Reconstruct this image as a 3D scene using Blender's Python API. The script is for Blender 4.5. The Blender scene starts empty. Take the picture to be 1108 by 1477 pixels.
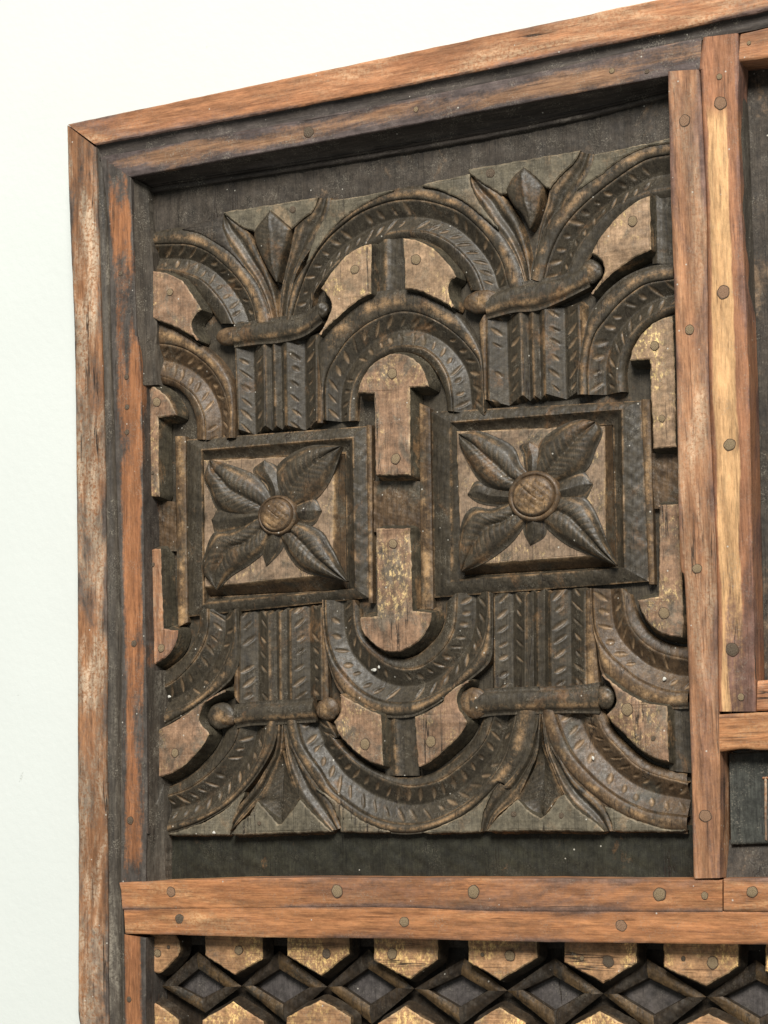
import bpy, math, random
import numpy as np
from mathutils import Matrix, Vector
from mathutils.geometry import tessellate_polygon

random.seed(7)
rng = np.random.default_rng(11)
S = 0.0005                      # one carving unit = half a millimetre
scene = bpy.context.scene

# ------------------------------------------------------------------ camera
FPX, CX, CY = 3000.0, 554.0, 738.5
YAW, PITCH, ROLL = math.radians(25.76), math.radians(6.78), math.radians(-1.40)
fwd = np.array([-math.sin(YAW) * math.cos(PITCH), math.cos(YAW) * math.cos(PITCH), math.sin(PITCH)])
rt0 = np.array([math.cos(YAW), math.sin(YAW), 0.0])
up0 = np.cross(rt0, fwd)
rt = math.cos(ROLL) * rt0 + math.sin(ROLL) * up0
up = -math.sin(ROLL) * rt0 + math.cos(ROLL) * up0
CAM = -fwd * (FPX * S)
cam_data = bpy.data.cameras.new('camera')
cam_data.sensor_fit = 'VERTICAL'
cam_data.sensor_height = 36.0
cam_data.lens = 36.0 * FPX / 1477.0
cam_data.clip_start = 0.05
cam_data.clip_end = 50
cam = bpy.data.objects.new('camera', cam_data)
scene.collection.objects.link(cam)
cam.matrix_world = Matrix(((rt[0], up[0], -fwd[0], CAM[0]), (rt[1], up[1], -fwd[1], CAM[1]),
                           (rt[2], up[2], -fwd[2], CAM[2]), (0, 0, 0, 1)))
scene.camera = cam

# ------------------------------------------------------------------ room light
world = bpy.data.worlds.new('World')
scene.world = world
world.use_nodes = True
world.node_tree.nodes['Background'].inputs[0].default_value = (0.95, 1.0, 0.97, 1)
world.node_tree.nodes['Background'].inputs[1].default_value = 0.20


def area(name, az, el, dist, size, power, col):
    d = bpy.data.lights.new(name, 'AREA')
    d.shape = 'RECTANGLE'
    d.size, d.size_y = size
    d.energy = power
    d.color = col
    o = bpy.data.objects.new(name, d)
    scene.collection.objects.link(o)
    v = Vector((math.sin(az) * math.cos(el), -math.cos(az) * math.cos(el), math.sin(el)))
    o.location = v * dist
    o.rotation_euler = v.to_track_quat('Z', 'Y').to_euler()
    return o


area('window_light', math.radians(21), math.radians(37), 8.0, (3.2, 2.8), 1010, (1.0, 0.975, 0.92))
scene.view_settings.view_transform = 'Standard'
scene.view_settings.look = 'None'
scene.view_settings.exposure = 0.0
scene.view_settings.gamma = 1.0
scene.render.resolution_x, scene.render.resolution_y = 768, 1024

# ------------------------------------------------------------------ picked points
ZOOM = {'a1': (450, 470, 5.036), 'a2': (600, 560, 3.078), 'a3': (200, 600, 3.078), 'a4': (460, 680, 5.036),
        'a5': (200, 280, 3.957), 'a6': (660, 200, 3.4625), 'a7': (440, 240, 3.4625), 'a8': (200, 480, 3.957),
        'b1': (200, 840, 3.957), 'b2': (440, 840, 3.957), 'b3': (680, 840, 3.4625), 'b4': (220, 1000, 3.957),
        'b5': (460, 1000, 3.957), 'b6': (700, 1000, 3.4625), 'b7': (180, 1330, 3.4625), 'b8': (800, 520, 3.886),
        'Z1': (80, 100, 2.77), 'Z2': (400, 100, 2.77), 'Z3': (708, 100, 2.77), 'Z4': (180, 450, 2.77),
        'Z5': (500, 450, 2.77), 'Z6': (708, 450, 2.77), 'Z7': (180, 800, 2.77), 'Z8': (500, 800, 2.77),
        'Y1': (708, 850, 2.77), 'Y2': (80, 1140, 2.77), 'Y3': (400, 1140, 2.77), 'Y4': (708, 1140, 2.77),
        'Y6': (908, 0, 4.925), 'W7': (0, 900, 4.925), 'p': (0, 0, 1.0)}


def P(txt):
    """'a7 10,20 30,40 b5 1,2' -> photo positions of the traced lines"""
    out, z = [], ZOOM['p']
    for t in txt.split():
        if ',' in t:
            x, y = t.split(',')
            out.append((z[0] + float(x) / z[2], z[1] + float(y) / z[2]))
        else:
            z = ZOOM[t]
    return np.array(out)


def U(px, dep):
    """traced positions -> (X, Z) in carving units on the layer that lies dep units behind the frame front"""
    px = np.atleast_2d(px)
    d = ((px[:, 0:1] - CX) / FPX) * rt + (-(px[:, 1:2] - CY) / FPX) * up + fwd
    t = (np.asarray(dep) * S - CAM[1]) / d[:, 1]
    return np.stack([CAM[0] + t * d[:, 0], CAM[2] + t * d[:, 2]], 1) / S


def spline(p, n=None, step=1.5, closed=False):
    p = np.asarray(p, float)
    if len(p) == 2:
        dense = p[0] + (p[1] - p[0]) * np.linspace(0, 1, 50)[:, None]
    else:
        a = np.vstack([2 * p[0] - p[1], p, 2 * p[-1] - p[-2]])
        t = np.linspace(0, 1, 12, endpoint=False)[:, None]
        seg = []
        for i in range(1, len(a) - 2):
            p0, p1, p2, p3 = a[i - 1], a[i], a[i + 1], a[i + 2]
            seg.append(0.5 * (2 * p1 + (p2 - p0) * t + (2 * p0 - 5 * p1 + 4 * p2 - p3) * t ** 2 + (3 * p1 - p0 - 3 * p2 + p3) * t ** 3))
        dense = np.vstack(seg + [p[-1:]])
    L = np.concatenate([[0], np.cumsum(np.linalg.norm(np.diff(dense, axis=0), axis=1))])
    if n is None:
        n = max(2, int(L[-1] / step) + 1)
    s = np.linspace(0, L[-1], n)
    return np.stack([np.interp(s, L, dense[:, 0]), np.interp(s, L, dense[:, 1])], 1), L[-1]


PH = rng.uniform(0, 6.28, (10, 3))
KK = rng.normal(0, 1, (10, 2))


def wob(x, z, f=0.12):
    """hand-cut unevenness, about -1..1"""
    r = 0
    for i in range(10):
        r = r + np.sin((KK[i, 0] * x + KK[i, 1] * z) * f * (1 + 0.35 * i) + PH[i, 0])
    return r / 4.0


# ------------------------------------------------------------------ materials
def new_mat(name):
    m = bpy.data.materials.new(name)
    m.use_nodes = True
    nt = m.node_tree
    for n in list(nt.nodes):
        nt.nodes.remove(n)
    out = nt.nodes.new('ShaderNodeOutputMaterial')
    b = nt.nodes.new('ShaderNodeBsdfPrincipled')
    nt.links.new(b.outputs[0], out.inputs[0])
    return m, nt, b


class NB:
    def __init__(s, nt):
        s.nt = nt

    def n(s, t, **kw):
        o = s.nt.nodes.new(t)
        for k, v in kw.items():
            setattr(o, k, v)
        return o

    def link(s, a, b):
        s.nt.links.new(a, b)

    def coords(s, scale, rand=0.0, warp=0.0):
        tc = s.n('ShaderNodeTexCoord')
        src = tc.outputs['Object']
        if rand:
            oi = s.n('ShaderNodeObjectInfo')
            mul = s.n('ShaderNodeMath', operation='MULTIPLY')
            s.link(oi.outputs['Random'], mul.inputs[0])
            mul.inputs[1].default_value = rand
            add = s.n('ShaderNodeVectorMath', operation='ADD')
            s.link(src, add.inputs[0])
            s.link(mul.outputs[0], add.inputs[1])
            src = add.outputs[0]
        mp = s.n('ShaderNodeMapping')
        mp.inputs['Scale'].default_value = scale
        s.link(src, mp.inputs[0])
        return mp.outputs[0]

    def noise(s, co, scale=1, detail=5, rough=0.6, dist=0.0):
        o = s.n('ShaderNodeTexNoise')
        o.inputs['Scale'].default_value = scale
        o.inputs['Detail'].default_value = detail
        o.inputs['Roughness'].default_value = rough
        o.inputs['Distortion'].default_value = dist
        s.link(co, o.inputs['Vector'])
        return o.outputs['Fac']

    def ramp(s, v, lo, hi, a=0.0, b=1.0):
        o = s.n('ShaderNodeMapRange', interpolation_type='SMOOTHSTEP')
        o.inputs[1].default_value, o.inputs[2].default_value = lo, hi
        o.inputs[3].default_value, o.inputs[4].default_value = a, b
        s.link(v, o.inputs[0])
        return o.outputs[0]

    def math(s, op, a, b):
        o = s.n('ShaderNodeMath', operation=op)
        for i, v in enumerate((a, b)):
            if isinstance(v, (int, float)):
                o.inputs[i].default_value = v
            else:
                s.link(v, o.inputs[i])
        return o.outputs[0]

    def mix(s, f, a, b):
        o = s.n('ShaderNodeMix', data_type='RGBA')
        for sock, v in ((o.inputs[0], f), (o.inputs[6], a), (o.inputs[7], b)):
            if isinstance(v, (int, float)):
                sock.default_value = v
            elif isinstance(v, tuple):
                sock.default_value = v + (1,)
            else:
                s.link(v, sock)
        return o.outputs[2]

    def attr(s, name):
        o = s.n('ShaderNodeAttribute')
        o.attribute_name = name
        return o.outputs['Fac']


def wood(name, light, dark, stain, axis='z', stain_amt=(0.5, 0.66), fleck=None, fleck_amt=(0.62, 0.72), dust=0.5,
         edge_col=None, nick_col=(0.20, 0.125, 0.07), rand=3.0, sap=None, rough=(0.5, 0.75), bump=0.35, stain_scale=22.0,
         stretch=4.0, grain_mix=(0.32, 0.68), pale=None, pale_amt=(0.55, 0.7), speck=True, spec=0.35, vstretch=1.0, pores=0.55, cracks=0.9, contrast=(0.72, 1.3)):
    m, nt, b = new_mat(name)
    k = NB(nt)
    along, across = 20.0, 900.0
    sc = (across, across, along) if axis == 'z' else (along, across, across)
    st = (stain_scale, stain_scale, stain_scale / stretch) if axis == 'z' else (stain_scale / stretch, stain_scale, stain_scale)
    g = k.noise(k.coords(sc, rand), 1, 5, 0.7, 0.25)
    g2 = k.noise(k.coords(tuple(x * 0.28 for x in sc), rand), 1, 4, 0.65, 0.35)
    gm = k.math('ADD', k.math('MULTIPLY', g, 0.6), k.math('MULTIPLY', g2, 0.4))
    g3 = k.noise(k.coords(tuple(x * 2.6 for x in sc), rand), 1, 3, 0.7)
    gm = k.math('ADD', k.math('MULTIPLY', gm, 0.6), k.math('MULTIPLY', g3, 0.4))
    col = k.mix(k.ramp(gm, *grain_mix), dark, light)
    fine = k.noise(k.coords((1, 1, 1), rand), 420, 4, 0.75)
    if pale:
        pn = k.noise(k.coords(tuple(x * 1.3 for x in st), rand + 1), 1, 6, 0.7, 0.6)
        col = k.mix(k.math('MULTIPLY', k.ramp(pn, *pale_amt), k.ramp(fine, 0.35, 0.6)), col, pale)
    if sap:
        v = k.attr('vv')
        u = k.attr('uu')
        wb = k.math('MULTIPLY', k.math('SUBTRACT', k.noise(k.coords((40, 40, 14)), 1, 4, 0.6), 0.5), 0.35)
        vs = k.math('ADD', v, wb)
        mk = k.math('MULTIPLY', k.ramp(vs, sap[0], sap[0] + 0.06), k.ramp(vs, sap[1], sap[1] + 0.06, 1, 0))
        mk = k.math('MULTIPLY', mk, k.ramp(u, sap[2], sap[2] + 0.04))
        col = k.mix(k.math('MULTIPLY', mk, 0.88), col, k.mix(k.ramp(gm, 0.3, 0.65), (0.50, 0.27, 0.12), (0.72, 0.45, 0.215)))
    sn = k.noise(k.coords(st, rand), 1, 5, 0.68, 0.7)
    sm = k.math('ADD', sn, k.math('MULTIPLY', k.math('SUBTRACT', fine, 0.5), 0.22))
    sm = k.math('ADD', sm, k.math('MULTIPLY', k.attr('stain'), 0.45))
    smask = k.ramp(sm, *stain_amt)
    scol = k.mix(k.ramp(k.noise(k.coords((1, 1, 1), rand), 90, 5, 0.7), 0.35, 0.65), stain, tuple(c * 1.75 for c in stain))
    col = k.mix(smask, col, scol)
    if fleck:
        fn = k.noise(k.coords((1, 1, 1)), 34, 3, 0.6)
        fn2 = k.noise(k.coords((1, 1, 0.6)), 430, 4, 0.78)
        col = k.mix(k.math('MULTIPLY', k.ramp(fn, 0.46, 0.62), k.ramp(fn2, *fleck_amt)), col, fleck)
    if edge_col:
        e = k.math('MULTIPLY', k.attr('edge'), k.ramp(k.noise(k.coords((1, 1, 1)), 60, 6, 0.78), 0.42, 0.64))
        col = k.mix(e, col, edge_col)
    col = k.mix(k.math('MULTIPLY', k.attr('nick'), 0.75), col, nick_col)
    # blotchy value change and pale dust specks
    vs_ = (1, 1, 1.0 / vstretch) if axis == 'z' else (1.0 / vstretch, 1, 1)
    val = k.ramp(k.noise(k.coords(vs_, rand), 230, 5, 0.8), 0.28, 0.72, 0.62, 1.40)
    val = k.math('MULTIPLY', val, k.ramp(k.noise(k.coords(vs_, rand), 55, 3, 0.7), 0.3, 0.7, contrast[0], contrast[1]))
    hs = k.n('ShaderNodeHueSaturation')
    k.link(val, hs.inputs['Value'])
    k.link(col, hs.inputs['Color'])
    col = hs.outputs[0]
    pore = k.ramp(k.noise(k.coords((700, 700, 30) if axis == 'z' else (30, 700, 700), rand), 1, 2, 0.5), 0.62, 0.70)
    col = k.mix(k.math('MULTIPLY', pore, pores), col, tuple(c * 0.35 for c in dark))
    ck = k.noise(k.coords((26, 26, 1.1) if axis == 'z' else (1.1, 26, 26), rand + 2), 1, 5, 0.6, 0.15)
    crk = k.math('MULTIPLY', k.ramp(k.math('ABSOLUTE', k.math('SUBTRACT', ck, 0.47), 0), 0.0, 0.007, 1, 0), k.ramp(k.noise(k.coords((14, 14, 14), rand + 3), 1, 3, 0.6), 0.50, 0.60))
    col = k.mix(k.math('MULTIPLY', crk, cracks), col, (0.018, 0.012, 0.008))
    if dust:
        d1 = k.noise(k.coords((1, 1, 1)), 60, 5, 0.7)
        d2 = k.noise(k.coords((1, 1, 1)), 900, 3, 0.7)
        col = k.mix(k.math('MULTIPLY', k.math('MULTIPLY', k.ramp(d1, 0.45, 0.7), k.ramp(d2, 0.48, 0.72)), dust), col, (0.36, 0.32, 0.25))
    if speck:
        vo = k.n('ShaderNodeTexVoronoi')
        vo.inputs['Scale'].default_value = 150
        vo.inputs['Randomness'].default_value = 1.0
        k.link(k.coords((1, 1, 1)), vo.inputs['Vector'])
        sep = k.n('ShaderNodeSeparateColor')
        k.link(vo.outputs['Color'], sep.inputs[0])
        on = k.math('MULTIPLY', k.ramp(sep.outputs[0], 0.86, 0.88), k.ramp(vo.outputs['Distance'], 0.05, 0.12, 1, 0))
        col = k.mix(k.math('MULTIPLY', on, 0.8), col, (0.62, 0.58, 0.5))
    k.link(col, b.inputs['Base Color'])
    k.link(k.ramp(fine, 0.3, 0.7, rough[0], rough[1]), b.inputs['Roughness'])
    b.inputs['Specular IOR Level'].default_value = spec
    bm = k.n('ShaderNodeBump')
    bm.inputs['Strength'].default_value = bump
    bm.inputs['Distance'].default_value = 0.0009
    h = k.math('ADD', k.math('MULTIPLY', g, 0.35), k.math('ADD', k.math('MULTIPLY', fine, 0.6), k.math('MULTIPLY', k.noise(k.coords((1, 1, 1)), 140, 4, 0.7), 0.8)))
    h = k.math('SUBTRACT', h, k.math('MULTIPLY', crk, 1.2 * cracks))
    k.link(h, bm.inputs['Height'])
    k.link(bm.outputs[0], b.inputs['Normal'])
    return m


M = {}
ORL, ORD = (0.50, 0.225, 0.105), (0.235, 0.088, 0.038)
STN = (0.060, 0.044, 0.042)
M['frame_v'] = wood('worn_frame_wood', (0.38, 0.19, 0.092), (0.20, 0.085, 0.038), (0.070, 0.054, 0.044), 'z', (0.42, 0.66), pale=(0.52, 0.39, 0.27), pale_amt=(0.42, 0.60), stain_scale=26, stretch=3, vstretch=7, contrast=(0.75, 1.25))
M['frame_h'] = wood('worn_frame_wood_rail', (0.47, 0.22, 0.105), (0.26, 0.105, 0.047), (0.12, 0.075, 0.06), 'x', (0.52, 0.78), pale=(0.57, 0.37, 0.22), pale_amt=(0.46, 0.68), vstretch=7, contrast=(0.78, 1.22))
M['rail'] = wood('middle_rail_wood', (0.48, 0.22, 0.092), (0.25, 0.097, 0.040), (0.12, 0.07, 0.05), 'x', (0.48, 0.76), pale=(0.62, 0.38, 0.19), pale_amt=(0.46, 0.70), stretch=6, vstretch=7, contrast=(0.78, 1.22))
M['strip_v'] = wood('stained_strip_wood', (0.40, 0.175, 0.075), (0.20, 0.080, 0.036), (0.056, 0.047, 0.040), 'z', (0.47, 0.63), stain_scale=26, stretch=5, dust=0.6, vstretch=7, contrast=(0.78, 1.22))
M['strip_h'] = wood('stained_top_strip_wood', (0.38, 0.215, 0.115), (0.20, 0.10, 0.055), (0.066, 0.050, 0.046), 'x', (0.42, 0.62), stain_scale=26, stretch=5, dust=0.8, vstretch=7, contrast=(0.78, 1.22))
M['post'] = wood('post_wood', (0.45, 0.23, 0.115), (0.24, 0.105, 0.052), (0.115, 0.065, 0.048), 'z', (0.47, 0.70), stain_scale=26, stretch=6, pale=(0.56, 0.39, 0.25), pale_amt=(0.46, 0.66), vstretch=7, contrast=(0.78, 1.22))
M['post_sap'] = wood('post_sapwood', (0.40, 0.19, 0.095), (0.23, 0.095, 0.048), (0.13, 0.070, 0.052), 'z', (0.56, 0.74), sap=(0.08, 0.64, 0.10), stain_scale=24, stretch=6, vstretch=7, contrast=(0.78, 1.22))
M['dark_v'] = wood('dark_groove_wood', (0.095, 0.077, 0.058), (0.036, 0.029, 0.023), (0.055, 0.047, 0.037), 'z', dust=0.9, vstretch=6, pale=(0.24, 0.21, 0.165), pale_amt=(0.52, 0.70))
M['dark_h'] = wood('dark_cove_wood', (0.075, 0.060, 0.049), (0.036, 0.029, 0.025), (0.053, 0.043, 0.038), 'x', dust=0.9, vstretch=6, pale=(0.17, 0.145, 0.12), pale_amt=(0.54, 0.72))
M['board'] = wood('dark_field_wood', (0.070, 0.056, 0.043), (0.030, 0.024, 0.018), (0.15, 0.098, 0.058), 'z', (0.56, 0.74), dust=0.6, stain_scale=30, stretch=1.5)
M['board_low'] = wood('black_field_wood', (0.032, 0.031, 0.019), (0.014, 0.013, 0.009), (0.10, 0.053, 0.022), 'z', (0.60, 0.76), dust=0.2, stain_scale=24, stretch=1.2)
M['carve'] = wood('carved_dark_wood', (0.071, 0.057, 0.038), (0.026, 0.020, 0.013), (0.125, 0.068, 0.031), 'z', (0.545, 0.76), dust=0.5,
                  edge_col=(0.33, 0.20, 0.098), nick_col=(0.30, 0.20, 0.115), rand=0, stain_scale=30, stretch=1.3, rough=(0.40, 0.60), bump=0.2, spec=0.42, contrast=(0.85, 1.15))
M['carve_brown'] = wood('carved_brown_wood', (0.135, 0.082, 0.042), (0.045, 0.029, 0.017), (0.050, 0.042, 0.030), 'z', (0.50, 0.68), dust=0.5,
                        edge_col=(0.36, 0.22, 0.105), nick_col=(0.38, 0.25, 0.14), rand=0, stain_scale=34, stretch=1.3, rough=(0.4, 0.62), bump=0.25, spec=0.4)
M['plate'] = wood('worn_plate_wood', (0.34, 0.205, 0.122), (0.185, 0.108, 0.066), (0.100, 0.078, 0.056), 'z', (0.45, 0.66), fleck=(0.66, 0.47, 0.22),
                  dust=0.9, edge_col=(0.42, 0.30, 0.18), stain_scale=46, stretch=1.6, rand=0, fleck_amt=(0.50, 0.66))
M['plate_gold'] = wood('worn_gilded_plate_wood', (0.40, 0.265, 0.16), (0.23, 0.145, 0.086), (0.14, 0.105, 0.068), 'z', (0.50, 0.72), fleck=(0.84, 0.62, 0.26),
                       dust=0.9, edge_col=(0.44, 0.32, 0.19), stain_scale=50, stretch=1.3, rand=0, fleck_amt=(0.50, 0.66))
M['tile'] = wood('rosette_ground_wood', (0.30, 0.205, 0.132), (0.17, 0.115, 0.075), (0.075, 0.06, 0.042), 'z', (0.48, 0.68), fleck=(0.56, 0.40, 0.19),
                 dust=0.9, edge_col=(0.42, 0.28, 0.15), stain_scale=44, stretch=1.3, rand=0, fleck_amt=(0.53, 0.68))
M['wall_side'] = wood('plate_side_wood', (0.080, 0.067, 0.043), (0.033, 0.026, 0.017), (0.17, 0.10, 0.048), 'z', (0.52, 0.70), dust=0.5, stain_scale=36, stretch=1.5, rand=0)
M['spandrel'] = wood('grey_spandrel_wood', (0.155, 0.132, 0.090), (0.085, 0.072, 0.050), (0.17, 0.12, 0.072), 'z', (0.52, 0.72), dust=0.8, stain_scale=44, stretch=1.5, rand=0, edge_col=(0.25, 0.19, 0.12))
M['hex'] = wood('worn_tile_wood', (0.48, 0.275, 0.135), (0.27, 0.14, 0.07), (0.13, 0.085, 0.055), 'x', (0.52, 0.74), fleck=(0.82, 0.55, 0.22),
                dust=0.8, edge_col=(0.5, 0.34, 0.18), stain_scale=46, stretch=1.3, fleck_amt=(0.45, 0.61))
M['lattice'] = wood('lattice_wood', (0.040, 0.026, 0.014), (0.016, 0.011, 0.007), (0.030, 0.023, 0.016), 'z', (0.48, 0.62), dust=0.2, stain_scale=46, stretch=1.0, edge_col=(0.16, 0.1, 0.05))  # base lattice wood, also the shaded tone for the other bar direction
M['lattice_lit'] = wood('lit_lattice_wood', (0.12, 0.072, 0.030), (0.048, 0.029, 0.013), (0.026, 0.02, 0.013), 'z', (0.50, 0.66), dust=0.25, stain_scale=46, stretch=1.0, edge_col=(0.2, 0.125, 0.06))  # browner copy of the lattice wood, light on these bars put into the colour
M['pane'] = wood('diamond_inset_wood', (0.088, 0.076, 0.071), (0.050, 0.043, 0.040), (0.05, 0.042, 0.037), 'z', dust=0.4)
M['slate'] = wood('slate_grey_wood', (0.070, 0.072, 0.060), (0.022, 0.022, 0.019), (0.12, 0.095, 0.07), 'z', (0.6, 0.74), dust=1.0)


def nail_mat(name, c1, c2):
    m, nt, b = new_mat(name)
    k = NB(nt)
    n = k.noise(k.coords((1, 1, 1), 5), 420, 5, 0.7)
    col = k.mix(k.ramp(n, 0.38, 0.62), c1, c2)
    k.link(col, b.inputs['Base Color'])
    b.inputs['Metallic'].default_value = 0.1
    b.inputs['Roughness'].default_value = 0.5
    bm = k.n('ShaderNodeBump')
    bm.inputs['Strength'].default_value = 0.7
    bm.inputs['Distance'].default_value = 0.0008
    k.link(n, bm.inputs['Height'])
    k.link(bm.outputs[0], b.inputs['Normal'])
    return m


M['nail'] = nail_mat('brass_nail', (0.17, 0.118, 0.065), (0.40, 0.29, 0.165))
M['nail_dark'] = nail_mat('dark_nail', (0.06, 0.045, 0.032), (0.19, 0.135, 0.085))
M['peg'] = nail_mat('wood_peg', (0.22, 0.12, 0.07), (0.40, 0.24, 0.14))
M['joint'] = nail_mat('dark_joint', (0.05, 0.032, 0.02), (0.16, 0.10, 0.06))

# ------------------------------------------------------------------ building helpers
root = bpy.data.objects.new('carved_wooden_panel', None)
scene.collection.objects.link(root)
root['label'] = 'antique carved wooden door panel with rosettes and arches against a white wall'
root['category'] = 'carved panel'


def add_obj(name, me, parent, mat):
    o = bpy.data.objects.new(name, me)
    scene.collection.objects.link(o)
    if parent is not None:
        o.parent = parent
    if mat is not None and not me.materials:
        me.materials.append(M[mat])
    return o


def finish(me, angle=38):
    me.validate()
    me.polygons.foreach_set('use_smooth', np.ones(len(me.polygons), bool))
    me.set_sharp_from_angle(angle=math.radians(angle))
    me.update()


def attrs(me, **kw):
    for k, v in kw.items():
        a = me.attributes.new(k, 'FLOAT', 'POINT')
        a.data.foreach_set('value', np.asarray(v, np.float32).ravel())


def grid(name, X, Z, D, parent, mat, nick=None, edge=None, vv=None, uu=None, stain=None, angle=38):
    """X, Z, D (depth) in units on an nu x nv grid -> one mesh"""
    nu, nv = X.shape
    co = np.stack([X * S, D * S, Z * S], -1).reshape(-1, 3)
    i = np.arange(nu * nv).reshape(nu, nv)
    f = np.stack([i[:-1, :-1], i[1:, :-1], i[1:, 1:], i[:-1, 1:]], -1).reshape(-1, 4)
    a, b, c = co[f[:, 0]], co[f[:, 1]], co[f[:, 3]]
    nrm = np.cross(b - a, c - a)
    if nrm[:, 1].sum() > 0:
        f = f[:, ::-1]
    me = bpy.data.meshes.new(name)
    me.vertices.add(len(co))
    me.vertices.foreach_set('co', co.ravel())
    me.loops.add(f.size)
    me.loops.foreach_set('vertex_index', f.ravel().astype(np.int32))
    me.polygons.add(len(f))
    me.polygons.foreach_set('loop_start', np.arange(0, f.size, 4, dtype=np.int32))
    me.polygons.foreach_set('loop_total', np.full(len(f), 4, np.int32))
    me.update(calc_edges=True)
    z = np.zeros((nu, nv))
    attrs(me, nick=z if nick is None else nick, edge=z if edge is None else edge, vv=z if vv is None else vv,
          uu=z if uu is None else uu, stain=z if stain is None else stain)
    finish(me, angle)
    return add_obj(name, me, parent, mat)


def ribbon(name, A, B, prof, parent=None, mat='carve', dA=44, dB=None, step=1.5, vstep=1.5, skirt=None, draft=0.0, tip0=0.0, tip1=0.0,
           jig=0.5, nick=None, edge=None, stain=None, angle=38, ends=True, rag=0.0, nv=None, over=(0, 0), grime=0.0, bulge=0.0):
    """surface between two traced lines; prof(u, v, L, W) adds depth to the base layer"""
    parent = root if parent is None else parent
    dB = dA if dB is None else dB
    a, b = U(A, dA), U(B, dB)
    sa, la = spline(a, 60)
    sb, lb = spline(b, 60)
    L = (la + lb) / 2
    nu = max(3, int(L / step) + 1)
    sa, _ = spline(a, nu)
    sb, _ = spline(b, nu)
    W = float(np.mean(np.linalg.norm(sa - sb, axis=1)))
    nv = nv or max(3, int(W / vstep) + 1)
    u = np.linspace(0, 1, nu)[:, None]
    v = np.linspace(-over[0] / W, 1 + over[1] / W, nv)[None, :]
    if rag:
        n_ = rag * (wob(sa[:, 0:1], sa[:, 1:2], 0.03) + 0.08 * wob(sa[:, 0:1], sa[:, 1:2], 0.2))
        dirv = (sb - sa) / np.maximum(np.linalg.norm(sb - sa, axis=1, keepdims=True), 1e-6)
        sa = sa + dirv * n_
        sb = sb + dirv * rag * (wob(sb[:, 0:1] + 77, sb[:, 1:2], 0.03) + 0.08 * wob(sb[:, 0:1] + 77, sb[:, 1:2], 0.2))
    if bulge:
        dv = (sb - sa) / np.maximum(np.linalg.norm(sb - sa, axis=1, keepdims=True), 1e-6)
        bb = bulge * np.sin(np.pi * np.linspace(0, 1, nu) ** 1.2)[:, None]
        sa, sb = sa - dv * bb, sb + dv * bb
    X = sa[:, 0:1] * (1 - v) + sb[:, 0:1] * v
    Z = sa[:, 1:2] * (1 - v) + sb[:, 1:2] * v
    D = dA * (1 - v) + dB * v + np.zeros_like(X)
    uu, vv = u + 0 * v, np.clip(v + 0 * u, 0, 1)
    tri = 1 - np.abs(2 * vv - 1)
    if tip0 or tip1:
        t0 = np.array([X[0].mean() - X[1].mean(), Z[0].mean() - Z[1].mean()])
        t0 /= np.linalg.norm(t0)
        t1 = np.array([X[-1].mean() - X[-2].mean(), Z[-1].mean() - Z[-2].mean()])
        t1 /= np.linalg.norm(t1)
        w0, w1 = tri * (1 - uu) ** 3 * tip0, tri * uu ** 3 * tip1
        X, Z = X + t0[0] * w0 + t1[0] * w1, Z + t0[1] * w0 + t1[1] * w1
    D = D + prof(uu, vv, L, W)
    nk = np.zeros_like(D)
    if nick is not None:
        nk, dn = nick(uu, vv, L, W)
        D = D + dn
    D = D + jig * wob(X, Z) * 0.6 + jig * 0.25 * wob(X + 300, Z, 0.5)
    ed = edge(uu, vv, L, W) if edge is not None else np.zeros_like(D)
    stn = stain(uu, vv) if stain is not None else np.zeros_like(D)
    if grime:
        stn = stn + grime * 1.5 * np.exp(-(np.minimum(vv, 1 - vv) * W / 5.5) ** 2) * (0.6 + 0.6 * wob(X, Z, 0.02))
    if skirt is not None:
        def out_v(col_in, col, other):
            dx, dz = X[:, col] - X[:, other], Z[:, col] - Z[:, other]
            n = np.maximum(np.hypot(dx, dz), 1e-6)
            k = draft * np.clip((skirt - D[:, col]) / 16.0, 0, 3)
            return X[:, col] + dx / n * k, Z[:, col] + dz / n * k
        xl, zl = out_v(0, 0, min(2, nv - 1))
        xr, zr = out_v(-1, -1, -min(3, nv))
        X = np.hstack([xl[:, None], X, xr[:, None]])
        Z = np.hstack([zl[:, None], Z, zr[:, None]])
        sk = np.full((nu, 1), float(skirt))
        D = np.hstack([np.maximum(sk, D[:, :1]), D, np.maximum(sk, D[:, -1:])])
        pad = lambda q: np.hstack([q[:, :1], q, q[:, -1:]])
        nk, ed, uu, vv, stn = pad(nk) * 1, pad(ed), pad(uu), pad(vv), pad(stn)
        if ends:
            def out_u(r, o):
                dx, dz = X[r] - X[o], Z[r] - Z[o]
                n = np.maximum(np.hypot(dx, dz), 1e-6)
                k = draft * np.clip((skirt - D[r]) / 16.0, 0, 3)
                return (X[r] + dx / n * k)[None], (Z[r] + dz / n * k)[None], np.maximum(skirt, D[r])[None]
            x0, z0, d0 = out_u(0, 1)
            x1, z1, d1 = out_u(-1, -2)
            X, Z, D = np.vstack([x0, X, x1]), np.vstack([z0, Z, z1]), np.vstack([d0, D, d1])
            pad = lambda q: np.vstack([q[:1], q, q[-1:]])
            nk, ed, uu, vv, stn = pad(nk), pad(ed), pad(uu), pad(vv), pad(stn)
    return grid(name, X, Z, D, parent, mat, nk, ed, vv, uu, stn, angle)


def flat(u, v, L, W):
    return np.zeros_like(u)


def roll(h):
    return lambda u, v, L, W: -h * np.sqrt(np.clip(1 - (2 * v - 1) ** 2, 0, 1))


def cove(h):
    return lambda u, v, L, W: h * np.sin(np.pi * v)


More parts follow.
